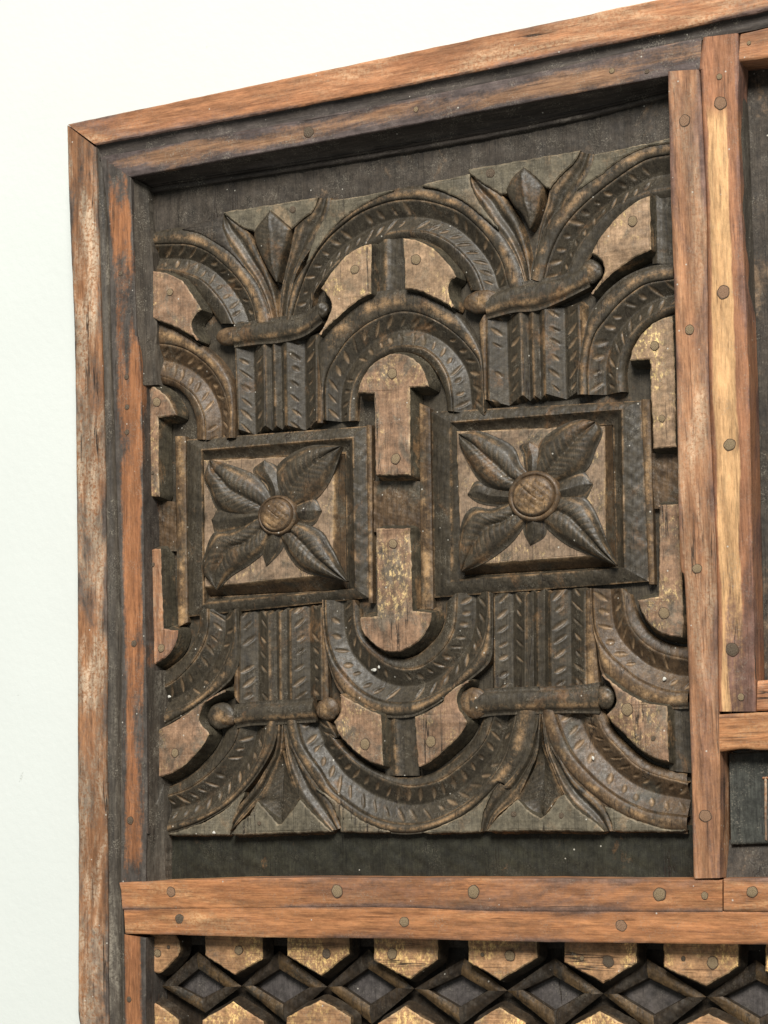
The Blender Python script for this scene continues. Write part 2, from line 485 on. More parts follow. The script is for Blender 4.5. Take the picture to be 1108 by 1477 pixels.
def rounded(r):
    """flat board with softened arrises of r units"""
    def f(u, v, L, W):
        d = np.minimum(v, 1 - v) * W
        return r * np.clip(1 - d / (r * 1.6), 0, 1) ** 2
    return f


def vee(h, lip=2.0):
    def f(u, v, L, W):
        t = 1 - np.sqrt((2 * v - 1) ** 2 + 0.0016)
        return h * t + lip * np.exp(-(np.minimum(v, 1 - v) * W / 1.5) ** 2)
    return f


def edge_lines(w=2.0, a=1.0):
    return lambda u, v, L, W: a * np.exp(-(np.minimum(v, 1 - v) * W / w) ** 2)


def crest(w=0.3):
    return lambda u, v, L, W: np.exp(-((v - 0.5) / w) ** 2)


def nicks(pitch=19.0, way=1, depth=2.2, ln=10.5, wd=3.1, slope=0.75):
    """chip cuts in a herringbone on the two flanks of a vee groove"""
    r = random.Random(int(pitch * 1000) + random.randint(0, 9999))

    def f(u, v, L, W):
        s = u * L
        c = np.abs(v - 0.5) * W
        nk = np.zeros_like(u)
        dn = np.zeros_like(u)
        n = int(L / pitch)
        for side in (0, 1):
            m = (v < 0.5) if side == 0 else (v >= 0.5)
            for k in range(n + 1):
                if r.random() < 0.06:
                    continue
                sk = (k + 0.5) * pitch + r.uniform(-2.2, 2.2)
                c0 = W * 0.26 + r.uniform(-1.5, 1.5)
                sl = slope * r.uniform(0.75, 1.2)
                lk, wk, stg = ln * r.uniform(0.55, 1.2) * min(1, W / 46), wd * r.uniform(0.7, 1.35), r.uniform(0.15, 1.0)
                nrm = math.hypot(1, sl)
                ds, dc = (s - sk) * way, c - c0
                al = (dc - ds * sl) / nrm
                ac = (ds + dc * sl) / nrm
                q = np.clip(1 - (al / lk) ** 2, 0, 1)
                g = np.clip(1 - (ac / (wk * np.maximum(q, 0.02))) ** 2, 0, 1) * (q > 0) * m
                # a small raised lip on one side of each cut
                lip = np.exp(-((ac + wk * 1.4) / 1.4) ** 2) * q * m
                nk = np.maximum(nk, g * stg)
                dn = dn + depth * g * q - 0.8 * lip
        return nk, dn
    return f


def outline(txt, dep, step=2.2, corner=48):
    p = U(P(txt), dep)
    n = len(p)
    isc = []
    for i in range(n):
        a, b = p[i] - p[i - 1], p[(i + 1) % n] - p[i]
        t = abs(math.degrees(math.atan2(a[0] * b[1] - a[1] * b[0], a @ b)))
        isc.append(t > corner)
    if not any(isc):
        isc[0] = True
    k0 = isc.index(True)
    order = [(k0 + i) % n for i in range(n)] + [k0]
    runs, cur = [], [order[0]]
    for i in order[1:]:
        cur.append(i)
        if isc[i]:
            runs.append(cur)
            cur = [i]
    if len(cur) > 1:
        runs.append(cur)
    pts = []
    for r_ in runs:
        q, L = spline(p[r_], None, step)
        if len(q) < 2:
            q = p[r_]
        pts.append(q[:-1])
    return np.vstack(pts)


def offset(p, d):
    """push outline outwards (d > 0)"""
    area2 = np.sum(p[:, 0] * np.roll(p[:, 1], -1) - np.roll(p[:, 0], -1) * p[:, 1])
    t1 = p - np.roll(p, 1, 0)
    t2 = np.roll(p, -1, 0) - p
    t1 /= np.maximum(np.linalg.norm(t1, axis=1, keepdims=True), 1e-6)
    t2 /= np.maximum(np.linalg.norm(t2, axis=1, keepdims=True), 1e-6)
    t = t1 + t2
    t /= np.maximum(np.linalg.norm(t, axis=1, keepdims=True), 0.3)
    nr = np.stack([t[:, 1], -t[:, 0]], 1) * (1 if area2 > 0 else -1)
    cosv = np.clip(np.sum(nr * np.stack([t1[:, 1], -t1[:, 0]], 1) * (1 if area2 > 0 else -1), axis=1), 0.55, 1)
    return p + nr * (d / cosv)[:, None]


def plate(name, txt, parent=None, mat='plate', front=31, foot=58, draft=8.5, side='wall_side', pts=None, wear=1.7, foot_pts=None, grow=0.0):
    parent = root if parent is None else parent
    p = outline(txt, front) if pts is None else pts
    if grow:
        p = offset(p, grow)
    p = p + np.stack([wob(p[:, 0], p[:, 1], 0.12), wob(p[:, 0] + 50, p[:, 1], 0.12)], 1) * 0.6 + np.stack([wob(p[:, 0], p[:, 1] + 31, 0.45), wob(p[:, 0] + 90, p[:, 1], 0.45)], 1) * 0.25
    n = len(p)
    lo = offset(p, draft) if foot_pts is None else foot_pts
    for _ in range(3):
        lo = lo if foot_pts is not None else lo * 0.5 + 0.25 * (np.roll(lo, 1, 0) + np.roll(lo, -1, 0))
    mid = p + (lo - p) * 0.3
    rings = [(offset(p, -3.2), front, 0), (offset(p, -wear), front + 0.1, 0.6), (p, front + wear, 1), (mid, front + (foot - front) * 0.45, 0), (lo, foot, 0)]
    co, ed = [], []
    for q, d, e in rings:
        dd = d + 0.35 * wob(q[:, 0], q[:, 1], 0.2)
        co.append(np.stack([q[:, 0] * S, dd * S, q[:, 1] * S], 1))
        ed += [e] * n
    def area_of(q):
        return abs(np.sum(q[:, 0] * np.roll(q[:, 1], -1) - np.roll(q[:, 0], -1) * q[:, 1])) / 2
    cap = []
    for ins in (3.2, 2.2, 1.9):
        q = offset(p, -ins)
        cap = tessellate_polygon([[Vector((x, y, 0)) for x, y in q]])
        ta = sum(abs((q[b][0] - q[a][0]) * (q[c][1] - q[a][1]) - (q[c][0] - q[a][0]) * (q[b][1] - q[a][1])) / 2 for a, b, c in cap)
        if abs(ta - area_of(q)) < 0.01 * area_of(q) and len(cap) >= n - 3:
            break
    else:
        print('CAP', name, txt)
    rings[0] = (q, front, 0)
    co[0] = np.stack([q[:, 0] * S, (front + 0.35 * wob(q[:, 0], q[:, 1], 0.2)) * S, q[:, 1] * S], 1)
    co = np.vstack(co)
    faces = [list(t) for t in cap]
    nc = len(faces)
    for r_ in range(len(rings) - 1):
        for i in range(n):
            j = (i + 1) % n
            faces.append([r_ * n + i, r_ * n + j, (r_ + 1) * n + j, (r_ + 1) * n + i])
    me = bpy.data.meshes.new(name)
    me.from_pydata(co.tolist(), [], faces)
    me.materials.append(M[mat])
    me.materials.append(M[side])
    idx = np.zeros(len(faces), np.int32)
    idx[nc + 2 * n:] = 1
    me.polygons.foreach_set('material_index', idx)
    z = np.zeros(len(co))
    attrs(me, nick=z, edge=ed, vv=z, uu=z, stain=z)
    import bmesh
    bm = bmesh.new()
    bm.from_mesh(me)
    bmesh.ops.recalc_face_normals(bm, faces=bm.faces[:])
    if sum(f.normal.y * f.calc_area() for f in bm.faces) > 0:
        bmesh.ops.reverse_faces(bm, faces=bm.faces[:])
    bm.to_mesh(me)
    bm.free()
    finish(me, 32)
    return add_obj(name, me, parent, None)


def make_nail(name, dome, seed, mt):
    r = random.Random(seed)
    seg = 22
    co, faces = [(0, -dome, 0)], []
    prof = [(0.45, dome * 0.95), (0.74, dome * 0.7), (0.88, dome * 0.3), (0.93, 0.015), (1.06, 0.012), (1.07, -0.4)]
    for rr, h in prof:
        for i in range(seg):
            a = 6.2832 * i / seg
            k = rr * (1 + 0.05 * math.sin(2 * a + seed) + 0.035 * math.sin(5 * a + seed * 2) + r.uniform(-0.02, 0.02))
            co.append((k * math.cos(a), -h * (1 + r.uniform(-0.12, 0.12)), k * math.sin(a)))
    for i in range(seg):
        faces.append((0, 1 + (i + 1) % seg, 1 + i))
    for q in range(len(prof) - 1):
        for i in range(seg):
            j = (i + 1) % seg
            faces.append((1 + q * seg + i, 1 + q * seg + j, 1 + (q + 1) * seg + j, 1 + (q + 1) * seg + i))
    me = bpy.data.meshes.new(name)
    me.from_pydata(co, [], faces)
    me.materials.append(M[mt])
    me.materials.append(M['joint'])
    ix = np.zeros(len(faces), np.int32)
    ix[seg + 3 * seg:] = 1
    me.polygons.foreach_set('material_index', ix)
    finish(me, 60)
    return me


NAILS = {}
for mt in ('nail', 'nail_dark', 'peg'):
    NAILS[mt] = []
    for q in range(3):
        me = make_nail('nail', 0.1 if mt != 'peg' else 0.05, q * 7 + len(mt), mt)
        NAILS[mt].append(me)


def nail(txt, r_px, dep, parent, kind='nail'):
    for p in P(txt):
        w = U(p, dep)[0]
        o = bpy.data.objects.new('nail' if kind != 'peg' else 'peg', random.choice(NAILS[kind]))
        scene.collection.objects.link(o)
        o.parent = parent
        o.location = (w[0] * S, (dep - 0.9) * S, w[1] * S)
        k = r_px * 0.78 * S
        o.scale = (k, k * random.uniform(0.7, 1.1), k)
        o.rotation_euler = (random.uniform(-0.06, 0.06), random.uniform(0, 6.28), random.uniform(-0.06, 0.06))


# ------------------------------------------------------------------ wall behind
def wall():
    m, nt, b = new_mat('white_painted_wall')
    k = NB(nt)
    n = k.noise(k.coords((1, 1, 1)), 9, 5, 0.6)
    col = k.mix(k.ramp(n, 0.3, 0.7), (0.722, 0.756, 0.722), (0.742, 0.776, 0.742))
    # small scuffs, each with its own place on the plaster
    tc = k.n('ShaderNodeTexCoord')
    for (px, py, rx, rz, ang, amt) in ((31, 1121, 3.2, 11, 0.45, 0.55), (26, 1003, 4, 2.2, 0, 0.2), (298, 68, 2.2, 3.4, 0, 0.3), (296, 124, 2.4, 3, 0, 0.3), (62, 146, 3, 2, 0, 0.2)):
        w = U((px, py), 84)[0] * S
        mp = k.n('ShaderNodeMapping', vector_type='TEXTURE')
        mp.inputs['Location'].default_value = (w[0], 0.042, w[1])
        mp.inputs['Rotation'].default_value = (0, ang, 0)
        mp.inputs['Scale'].default_value = (rx * S, 1, rz * S)
        k.link(tc.outputs['Object'], mp.inputs[0])
        ln = k.n('ShaderNodeVectorMath', operation='LENGTH')
        k.link(mp.outputs[0], ln.inputs[0])
        msk = k.math('MULTIPLY', k.ramp(ln.outputs['Value'], 0.5, 1.0, 1, 0), k.ramp(k.noise(k.coords((1, 1, 1)), 1300, 3, 0.7), 0.46, 0.6))
        col = k.mix(k.math('MULTIPLY', msk, amt), col, (0.30, 0.31, 0.27))
    k.link(col, b.inputs['Base Color'])
    b.inputs['Roughness'].default_value = 0.85
    bm = k.n('ShaderNodeBump')
    bm.inputs['Strength'].default_value = 0.25
    bm.inputs['Distance'].default_value = 0.001
    k.link(k.noise(k.coords((1, 1, 1)), 160, 5, 0.6), bm.inputs['Height'])
    k.link(bm.outputs[0], b.inputs['Normal'])
    me = bpy.data.meshes.new('wall')
    y = 0.042
    me.from_pydata([(-2.2, y, -1.6), (2.2, y, -1.6), (2.2, y, 1.8), (-2.2, y, 1.8), (-2.2, y + .1, -1.6), (2.2, y + .1, -1.6), (2.2, y + .1, 1.8), (-2.2, y + .1, 1.8)], [],
                   [(0, 1, 2, 3), (4, 7, 6, 5), (0, 4, 5, 1), (3, 2, 6, 7), (0, 3, 7, 4), (1, 5, 6, 2)])
    me.materials.append(m)
    o = bpy.data.objects.new('wall', me)
    scene.collection.objects.link(o)
    o['kind'] = 'structure'


wall()

# ------------------------------------------------------------------ frame
BACK = 82


def st_noise(f):
    return f


rim_t = ribbon('frame_rim', P('p 97,179 333,129.5 466,101.5 700,52 944,0 1190,-53'),
               P('p 138,209 480,144 908,57 1108,14 1190,-4'), rounded(2.0), None, 'frame_h', 0, grime=0.22, skirt=BACK, rag=0.5, step=3, vstep=2.5, jig=.35,
               stain=lambda u, v: 0.25 * np.clip((v - 0.86) / 0.1, 0, 1) + 0.0 * u)
rim_l = ribbon('frame_rim', P('p 96,180 Z1 50,450 60,700 75,1108 p 110,720 W7 548,0 548,800 552,1400 Y2 90,100 90,500 90,870 p 116,1490 116,1560'),
               P('Z1 160,312 165,500 170,700 180,1000 p 150,650 W7 755,0 750,700 755,1400 Y2 205,0 208,933 p 156,1560'), rounded(2.2), None, 'frame_v', 0, grime=0.22, skirt=BACK, rag=0.44, step=3, vstep=2.5, jig=.35)
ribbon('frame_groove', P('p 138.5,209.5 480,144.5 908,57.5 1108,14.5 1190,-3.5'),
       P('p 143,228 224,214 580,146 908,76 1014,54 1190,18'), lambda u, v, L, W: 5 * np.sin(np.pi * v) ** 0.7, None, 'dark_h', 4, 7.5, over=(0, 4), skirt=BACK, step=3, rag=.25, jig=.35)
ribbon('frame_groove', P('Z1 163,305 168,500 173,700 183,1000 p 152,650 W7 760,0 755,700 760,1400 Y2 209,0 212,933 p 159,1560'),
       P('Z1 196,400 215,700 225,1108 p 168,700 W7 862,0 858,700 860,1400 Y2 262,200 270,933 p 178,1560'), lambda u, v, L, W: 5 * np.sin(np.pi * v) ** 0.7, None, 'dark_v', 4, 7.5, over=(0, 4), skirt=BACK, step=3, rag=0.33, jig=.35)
strip_t = ribbon('frame_strip', P('p 143,226 224,212 580,145 908,75 1012,54'), P('p 188,255 400,216 602,178 800,140 1010,100'), rounded(1.0), None, 'strip_h', 6, grime=0.22, skirt=60, step=3, rag=0.33, jig=.35,
                 stain=lambda u, v: 0.35 * np.clip(1 - u / 0.10, 0, 1) + 0.2 * np.clip((u - 0.86) / 0.06, 0, 1) + 0.12 * np.cos(v * 6.28))
nail('Z2 125,250', 10, 6, strip_t, 'nail_dark')
nail('Z1 1020,250', 7, 6, strip_t, 'nail_dark')
nail('Z2 555,160 Z3 485,6', 5, 6, strip_t, 'nail')
nail('Z3 625,8', 4, 6, strip_t, 'nail_dark')
strip_t2 = ribbon('frame_strip', P('Y6 790,240 985,195 p 1190,20'), P('Y6 775,432 985,405 p 1190,62'), rounded(2.0), None, 'frame_h', 6, grime=0.22, skirt=60, step=3, jig=.35)
nail('Y6 850,305', 3.5, 6, strip_t2)
strip_l = ribbon('frame_strip', P('Z1 176,335 200,500 212,700 225,1108 p 168,700 W7 866,0 862,700 864,1400 Y2 262,200 262,440'),
                 P('Z1 300,432 310,700 325,1108 Z4 50,100 65,300 75,950 Z7 85,500 90,1108 Y2 365,0 360,368'), rounded(1.0), None, 'strip_v', 6, grime=0.22, skirt=62, step=3, rag=0.33, jig=.35,
                 stain=lambda u, v: 0.4 * np.clip(1 - u / 0.09, 0, 1) + 0.3 * np.clip((0.26 - v) / 0.2, 0, 1) + 0.16 * np.clip((v - 0.85) / 0.15, 0, 1) - 0.07 + 0.3 * np.clip((u - 0.955) / 0.03, 0, 1))
nail('Z1 262,815', 5, 6, strip_l, 'nail_dark')
nail('Z7 38,355', 6, 6, strip_l, 'nail_dark')
nail('Y2 300,120', 7, 6, strip_l, 'nail_dark')
nail('Z4 8,260 10,380 10,480', 5, 6, strip_l, 'nail_dark')
strip_l2 = ribbon('frame_strip', P('Y2 272,575 272,933 p 179,1560'), P('Y2 358,590 360,933 p 212,1560'), rounded(2.0), None, 'strip_v', 7, grime=0.22, skirt=70, step=3, rag=0.33, jig=.35, stain=lambda u, v: 0.2 * np.cos(v * 6.28))
nail('Y2 295,835', 5, 7, strip_l2, 'nail_dark')
# sloped inner reveals of the sunk field
ribbon('reveal_moulding', P('Z1 292,425 310,700 325,1108 Z4 50,100 65,292'), P('Z1 370,468 385,700 405,1000 Z4 125,150 130,290'), cove(2), None, 'dark_v', 8, 36, step=3, skirt=70, rag=.25, jig=.5)
ribbon('reveal_moulding', P('p 210,968 Z7 85,500 90,1108 Y2 365,0 360,372'), P('Z7 146,462 148,600 150,900 Y2 435,0 440,372'), cove(2), None, 'dark_v', 8, 36, step=3, skirt=70, rag=.25, jig=.5)
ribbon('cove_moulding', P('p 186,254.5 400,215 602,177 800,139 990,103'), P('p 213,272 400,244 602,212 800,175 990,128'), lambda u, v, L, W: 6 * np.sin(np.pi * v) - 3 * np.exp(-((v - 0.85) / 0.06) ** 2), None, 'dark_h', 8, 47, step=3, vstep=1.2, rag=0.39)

ribbon('cove_lip', P('p 212,270 400,242 602,210 800,173 990,126'), P('p 214,278 400,250 602,217 800,180 990,133'), roll(2.5), None, 'dark_h', 46, edge=crest(0.4), skirt=54, step=3, rag=.4, jig=.6)
# field floor: top and bottom bands plus the deep ground under the carving
ribbon('field_board', P('p 205,262 400,245 600,205 800,165 1010,105'), P('p 200,347 260,338 325,318 460,302 560,292 602,287 700,264 800,242 855,230 964,214 1010,206'), flat, None, 'board', 51, step=6, vstep=6, jig=1.4)
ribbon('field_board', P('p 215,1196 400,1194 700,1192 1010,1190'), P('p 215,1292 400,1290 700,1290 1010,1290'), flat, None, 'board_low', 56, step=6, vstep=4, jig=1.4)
ribbon('field_ground', P('p 195,300 1020,260'), P('p 205,1215 1020,1215'), flat, None, 'carve', 60.5, step=6, vstep=6, jig=0.3)

# middle rail
rail_u = ribbon('rail_strip', P('Y2 262,375 312,366 Y3 0,350 500,352 Y4 0,352 925,358'), P('Y2 268,476 Y3 0,468 500,468 Y4 0,481 925,486'), rounded(0.7), None, 'rail', 4, grime=0.22, skirt=78, step=3, rag=0.28, jig=.35,
                stain=lambda u, v: 0.22 * np.clip((v - 0.85) / 0.12, 0, 1) + 0.25 * np.clip(1 - u / 0.05, 0, 1))
rail_l = ribbon('rail_strip', P('Y2 274,474 Y3 0,464 500,464 Y4 0,477 930,483 1108,486 p 1200,1316'), P('Y2 280,572 Y3 0,588 500,592 Y4 0,602 690,611 1108,616 p 1200,1363'), rounded(0.9), None, 'rail', 5.0, grime=0.22, skirt=78, step=3, rag=0.22, jig=.35,
                stain=lambda u, v: 0.15 * np.clip((0.12 - v) / 0.1, 0, 1) + 0.12 * np.clip(1 - u / 0.05, 0, 1))
rail_r = ribbon('rail_strip', P('Y4 931,352 1108,350 p 1200,1266'), P('Y4 931,483 1108,486 p 1200,1316'), rounded(1.8), None, 'rail', 3, grime=0.22, skirt=78, step=3, jig=.35)
nail('Y2 463,405', 9, 4, rail_u, 'peg')
nail('Y3 240,402 785,405 Y4 675,415', 11, 4, rail_u, 'nail')
nail('Y4 855,420', 6, 4, rail_u, 'nail')
nail('Y2 498,513', 9, 5.5, rail_l, 'nail_dark')
nail('Y3 508,525', 9, 5.5, rail_l, 'nail')
nail('Y4 522,540', 9.5, 5.5, rail_l, 'peg')
nail('Y4 1045,405', 9, 3, rail_r, 'nail')

# post between the two fields
post_l = ribbon('post_strip', P('Z3 706,8 712,250 718,500 Z6 735,0 745,500 755,1000 Y1 775,0 800,700 Y4 808,300 812,352'),
                P('Z3 828,0 835,50 850,350 860,600 Z6 870,300 900,1000 Y1 905,300 912,600 915,800 Y4 915,350'), rounded(2.0), None, 'post', 1, grime=0.22, skirt=64, step=3, rag=0.22, jig=.35)
nail('Z3 775,205', 10, 1, post_l, 'peg')
nail('Z3 795,1040 Z6 825,1025', 8, 1, post_l, 'nail')
nail('Y1 858,905', 10, 1, post_l, 'peg')
post_r = ribbon('post_strip', P('Y6 520,265 495,480 Z3 840,50 862,600 Z6 872,300 902,1000 Y1 907,300 910,488'),
                P('Y6 768,235 775,480 Z3 985,150 1002,600 Z6 1030,300 1045,1000 Y1 1050,100 1057,488'), rounded(2.4), None, 'post_sap', 3, grime=0.22, skirt=50, step=3, rag=0.28, jig=.35,
                stain=lambda u, v: 0.18 * np.clip((v - 0.66) / 0.1, 0, 1) + 0.2 * np.clip(1 - u / 0.09, 0, 1))
nail('Z3 918,135 930,890', 11, 3, post_r, 'peg')
nail('Y6 640,545', 5, 3, post_r, 'nail')
nail('Z6 955,530', 10, 3, post_r, 'nail')
nail('Y1 965,240', 11, 3, post_r, 'nail_dark')
nail('Y1 1000,430', 6, 3, post_r, 'nail')
ribbon('post_bevel', P('Y1 912,640 915,800 Y4 915,350'), P('Y1 947,660 950,800 Y4 950,350'), flat, None, 'post', 3, 40, step=3, jig=.6)
ribbon('post_reveal', P('Y6 768,235 775,480 Z3 985,150 1002,600 Z6 1030,300 1045,1000 Y1 1050,100 1057,360'),
       P('Y6 800,420 820,600 Z3 1030,200 1045,600 Z6 1068,300 1082,1000 Y1 1080,100 1085,360'), cove(4), None, 'dark_v', 5, 52, step=3, rag=0.33)
cross = ribbon('cross_rail', P('Y1 910,500 1108,490 p 1200,1022'), P('Y1 912,650 1000,636 1108,641 p 1200,1078'), rounded(2), None, 'rail', 3, grime=0.22, skirt=60, step=3, rag=0.22, jig=.35)
ribbon('cross_block', P('Y1 1066,365 1108,362 p 1200,975'), P('Y1 1062,486 1108,484 p 1200,1019'), rounded(2), None, 'frame_h', 8, grime=0.22, skirt=60, step=3)
ribbon('field_board', P('p 1062,60 1250,20'), P('p 1075,1010 1250,1000'), flat, None, 'board', 54, step=8, vstep=8, jig=1.4)
ribbon('field_panel', P('Y1 953,655 1108,645 p 1200,1078'), P('Y1 960,1020 1108,1015 p 1200,1212'), rounded(1.5), None, 'slate', 34, skirt=60, step=3, jig=.35)
ribbon('panel_trim', P('Y1 1092,752 1094,1000'), P('Y1 1101,748 1103,1004'), rounded(1), None, 'frame_v', 32, grime=0.22, skirt=40, step=3)
ribbon('panel_trim', P('Y1 1092,750 1108,749 p 1200,1119'), P('Y1 1092,760 1108,759 p 1200,1123'), rounded(1), None, 'frame_h', 32, skirt=40, step=3)
ribbon('field_sill', P('Y1 950,1000 1108,1000 p 1200,1210'), P('Y4 935,352 1108,345 p 1200,1268'), flat, None, 'board', 44, 30, step=4)

# ------------------------------------------------------------------ plates left standing between the sunk carving
stem = plate('stem_plate', 'a1 460,1088 455,800 450,490 330,490 330,480 360,390 420,300 490,240 570,207 650,207 720,228 780,285 825,370 845,440 710,447 711,800 712,1085')
nail('a1 585,345 610,965', 9.5, 31, stem)
stem = plate('stem_plate', 'a4 415,415 660,412 670,700 b2 610,165 725,170 715,220 690,280 640,340 570,385 510,398 440,385 380,345 330,285 312,215 318,198 410,195 a4 418,800')
nail('a4 540,525', 8.5, 31, stem)
stem = plate('stem_plate', 'a8 10,305 75,308 130,340 170,380 205,445 212,470 110,485 112,700 115,935 a3 22,356 a8 20,600')
nail('a8 105,395', 9, 31, stem)
nail('a8 80,800', 3.5, 31, stem, 'nail_dark')
stem = plate('stem_plate', 'a3 28,592 95,590 b1 135,120 140,265 222,275 215,330 190,385 150,430 90,465 45,480 40,300', mat='post')
nail('a3 64,660', 4, 31, stem, 'nail_dark')
nail('b1 130,375', 7.5, 31, stem)
stem = plate('stem_plate', 'Z6 555,193 570,140 610,80 660,38 726,14 730,130 735,300 738,540 650,545 640,350 635,190', mat='plate_gold')
nail('b8 603,325', 6, 31, stem)
nail('Z6 655,135', 8, 31, stem)
stem = plate('stem_plate', 'b8 588,822 600,810 693,805 702,1000 715,1300 720,1477 b3 1052,275 950,255 890,210 850,150 830,90 b8 583,1322 584,1100')
nail('b8 615,1415', 9.5, 31, stem)

tri = plate('spandrel_plate', 'a7 330,384 270,405 200,450 130,530 80,610 118,655 131,700 115,752 72,845 110,800 180,735 260,670 328,636 329,500', mat='plate_gold')
nail('a7 250,515', 8.5, 31, tri)
tri = plate('spandrel_plate', 'a7 490,358 560,370 630,405 690,460 735,520 752,552 722,572 712,615 722,662 745,705 700,685 640,652 570,622 500,608 494,480', mat='plate_gold')
nail('a7 555,465', 9.5, 31, tri)
tri = plate('spandrel_plate', 'a5 80,436 150,450 210,475 250,500 300,570 340,630 355,660 325,682 305,720 300,750 312,792 345,835 270,790 180,745 80,705 80,580')
nail('a5 180,560', 7, 31, tri)
tri = plate('spandrel_plate', 'a6 958,283 900,310 830,360 760,430 700,510 668,572 710,600 735,650 725,690 690,740 668,782 730,710 800,650 880,595 965,553 962,420', mat='plate_gold')
nail('a6 875,412', 9, 31, tri)
tri = plate('spandrel_plate', 'b5 352,124 270,90 200,50 120,5 b2 205,680 200,740 165,800 b5 88,175 120,240 180,310 240,360 300,395 365,415 358,270')
nail('b5 265,290', 10, 31, tri)
tri = plate('spandrel_plate', 'b5 545,135 620,105 700,55 b2 800,650 870,590 940,560 b2 890,600 868,645 865,685 880,730 920,790 b5 840,170 800,240 740,300 680,355 620,400 575,418 565,415 555,280')
nail('b5 640,275', 10, 31, tri)
tri = plate('spandrel_plate', 'b1 105,845 220,785 330,710 430,645 500,620 b1 430,652 370,700 345,760 352,805 395,855 b4 320,235 290,290 240,350 180,410 120,450 30,482 30,340')
nail('b4 130,340', 8, 31, tri)
tri = plate('spandrel_plate', 'b3 650,455 700,500 780,555 870,600 975,620 b6 910,200 915,343 860,330 800,300 730,240 680,190 640,150 605,108 b6 648,60 650,15 b3 700,520')
nail('b6 710,80', 10.5, 31, tri)
nail('b6 840,225', 4, 31, tri, 'nail_dark')

# grey ground left standing round the leaf sprays
gp = plate('leaf_ground', 'a5 487,106 750,65 1018,22 1008,50 985,95 940,130 900,165 872,192 820,150 755,95 690,170 660,212 640,205 600,190 540,150', mat='spandrel', front=40, draft=2, grow=1.2)
nail('a5 880,88', 6, 40, gp, 'nail_dark')
gp = plate('leaf_ground', 'a6 57,156 330,110 605,63 580,113 530,160 480,215 458,243 430,232 390,190 335,145 280,190 246,250 240,270 215,272 180,250 120,215 62,173', mat='spandrel', front=40, draft=2, grow=1.2)
nail('a6 165,172', 8, 40, gp, 'nail_dark')
plate('leaf_ground', 'a7 130,172 300,148 440,118 360,150 250,210 170,270 100,345 40,430 8,480 60,330 105,250', mat='spandrel', front=40, draft=3, grow=1.2)
plate('leaf_ground', 'a7 588,93 815,42 820,90 850,160 890,220 960,310 880,240 800,172 700,122', mat='spandrel', front=38, draft=3, grow=1.2)
plate('leaf_ground', 'a6 682,82 850,48 1062,0 1062,16 950,35 850,75 770,130 690,190 600,250 640,200 672,130', mat='spandrel', front=40, draft=3, grow=1.2)
plate('leaf_ground', 'a5 250,200 480,122 475,200 520,300 600,410 520,330 430,268 350,222', mat='board', front=42, draft=3, grow=1.2)
gp = plate('leaf_ground', 'b4 450,806 500,745 560,690 598,622 655,690 710,752 740,746 790,680 838,616 900,680 960,740 1012,786 730,796', mat='spandrel', front=36, draft=5, grow=1.2)
nail('b4 610,742', 3.5, 36, gp, 'nail_dark')
gp = plate('leaf_ground', 'b6 15,686 50,640 100,590 160,536 210,590 275,630 312,600 365,530 392,512 430,560 490,610 550,655 584,688 300,684', mat='spandrel', front=36, draft=5, grow=1.2)
nail('b6 143,603 380,610', 4.5, 36, gp, 'nail_dark')
plate('leaf_ground', 'b5 128,788 120,740 90,660 40,590 -20,540 50,590 140,660 230,725 330,775 400,792', mat='spandrel', front=40, draft=3, grow=1.2)
plate('leaf_ground', 'b5 600,795 700,760 800,715 900,650 980,570 950,630 925,700 914,789', mat='spandrel', front=40, draft=3, grow=1.2)
plate('leaf_ground', 'b6 642,686 632,640 600,570 640,585 720,628 820,662 900,683 1000,688', mat='spandrel', front=40, draft=3, grow=1.2)
plate('leaf_ground', 'b4 95,806 200,775 320,728 430,655 520,570 470,680 440,780 435,806', mat='spandrel', front=42, draft=3, grow=1.2)

# ------------------------------------------------------------------ sunk bands
G, VD = 44, 15


def arch(E0, E1, E2, E3=None, way=1, brown=False, pitch=20.0):
    """one arch: vee band with chip cuts, outer roll and inner fillet"""
    m = 'carve_brown' if brown else 'carve'
    a = ribbon('arch_band', E1, E2, vee(VD), None, m, G, nick=nicks(pitch, way), jig=.3, edge=edge_lines(1.6, 0.7), skirt=62, draft=2, vstep=1.2, step=1.2, ends=False)
    ribbon('roll_moulding', E0, E1, roll(3.6), a, m, G + 1.5, edge=crest(0.22), skirt=64, draft=1, vstep=1.0, step=1.8, ends=False, over=(3, 0))
    if E3 is not None:
        ribbon('fillet', E2, E3, roll(2.5), a, m, G + 3, G + 9, edge=edge_lines(2.0, 0.6), skirt=62, vstep=1.3, step=1.8, ends=False)
    return a


# outer arches, upper row
arch(P('a5 60,232 180,208 260,203 350,225 430,270 520,330 600,420 670,510 720,620 748,730'),
     P('a5 60,288 200,283 300,290 400,330 480,395 550,462 615,550 655,640 675,740'),
     P('a5 60,428 200,435 280,455 360,492 430,560 490,640 540,740'), P('a5 60,468 200,480 270,510 340,570 400,640 470,740'), way=-1)
arch(P('a5 840,740 862,600 905,490 985,368 a7 80,380 140,310 220,240 300,185 400,138 480,115 590,105 680,118 760,150 850,205 930,280 1000,370 1060,480 1098,610'),
     P('a5 868,740 890,640 a7 0,545 50,445 110,365 180,300 260,240 350,198 450,170 560,165 680,190 780,232 870,310 935,390 985,480 1022,620'),
     P('a5 950,740 985,640 a7 40,640 75,580 130,510 200,445 290,395 370,352 450,328 540,321 620,330 710,372 790,440 850,520 890,620'),
     P('a5 1000,740 a7 55,650 100,590 160,530 240,470 320,420 400,385 470,370 540,368 600,380 680,415 745,480 800,550 830,620'))
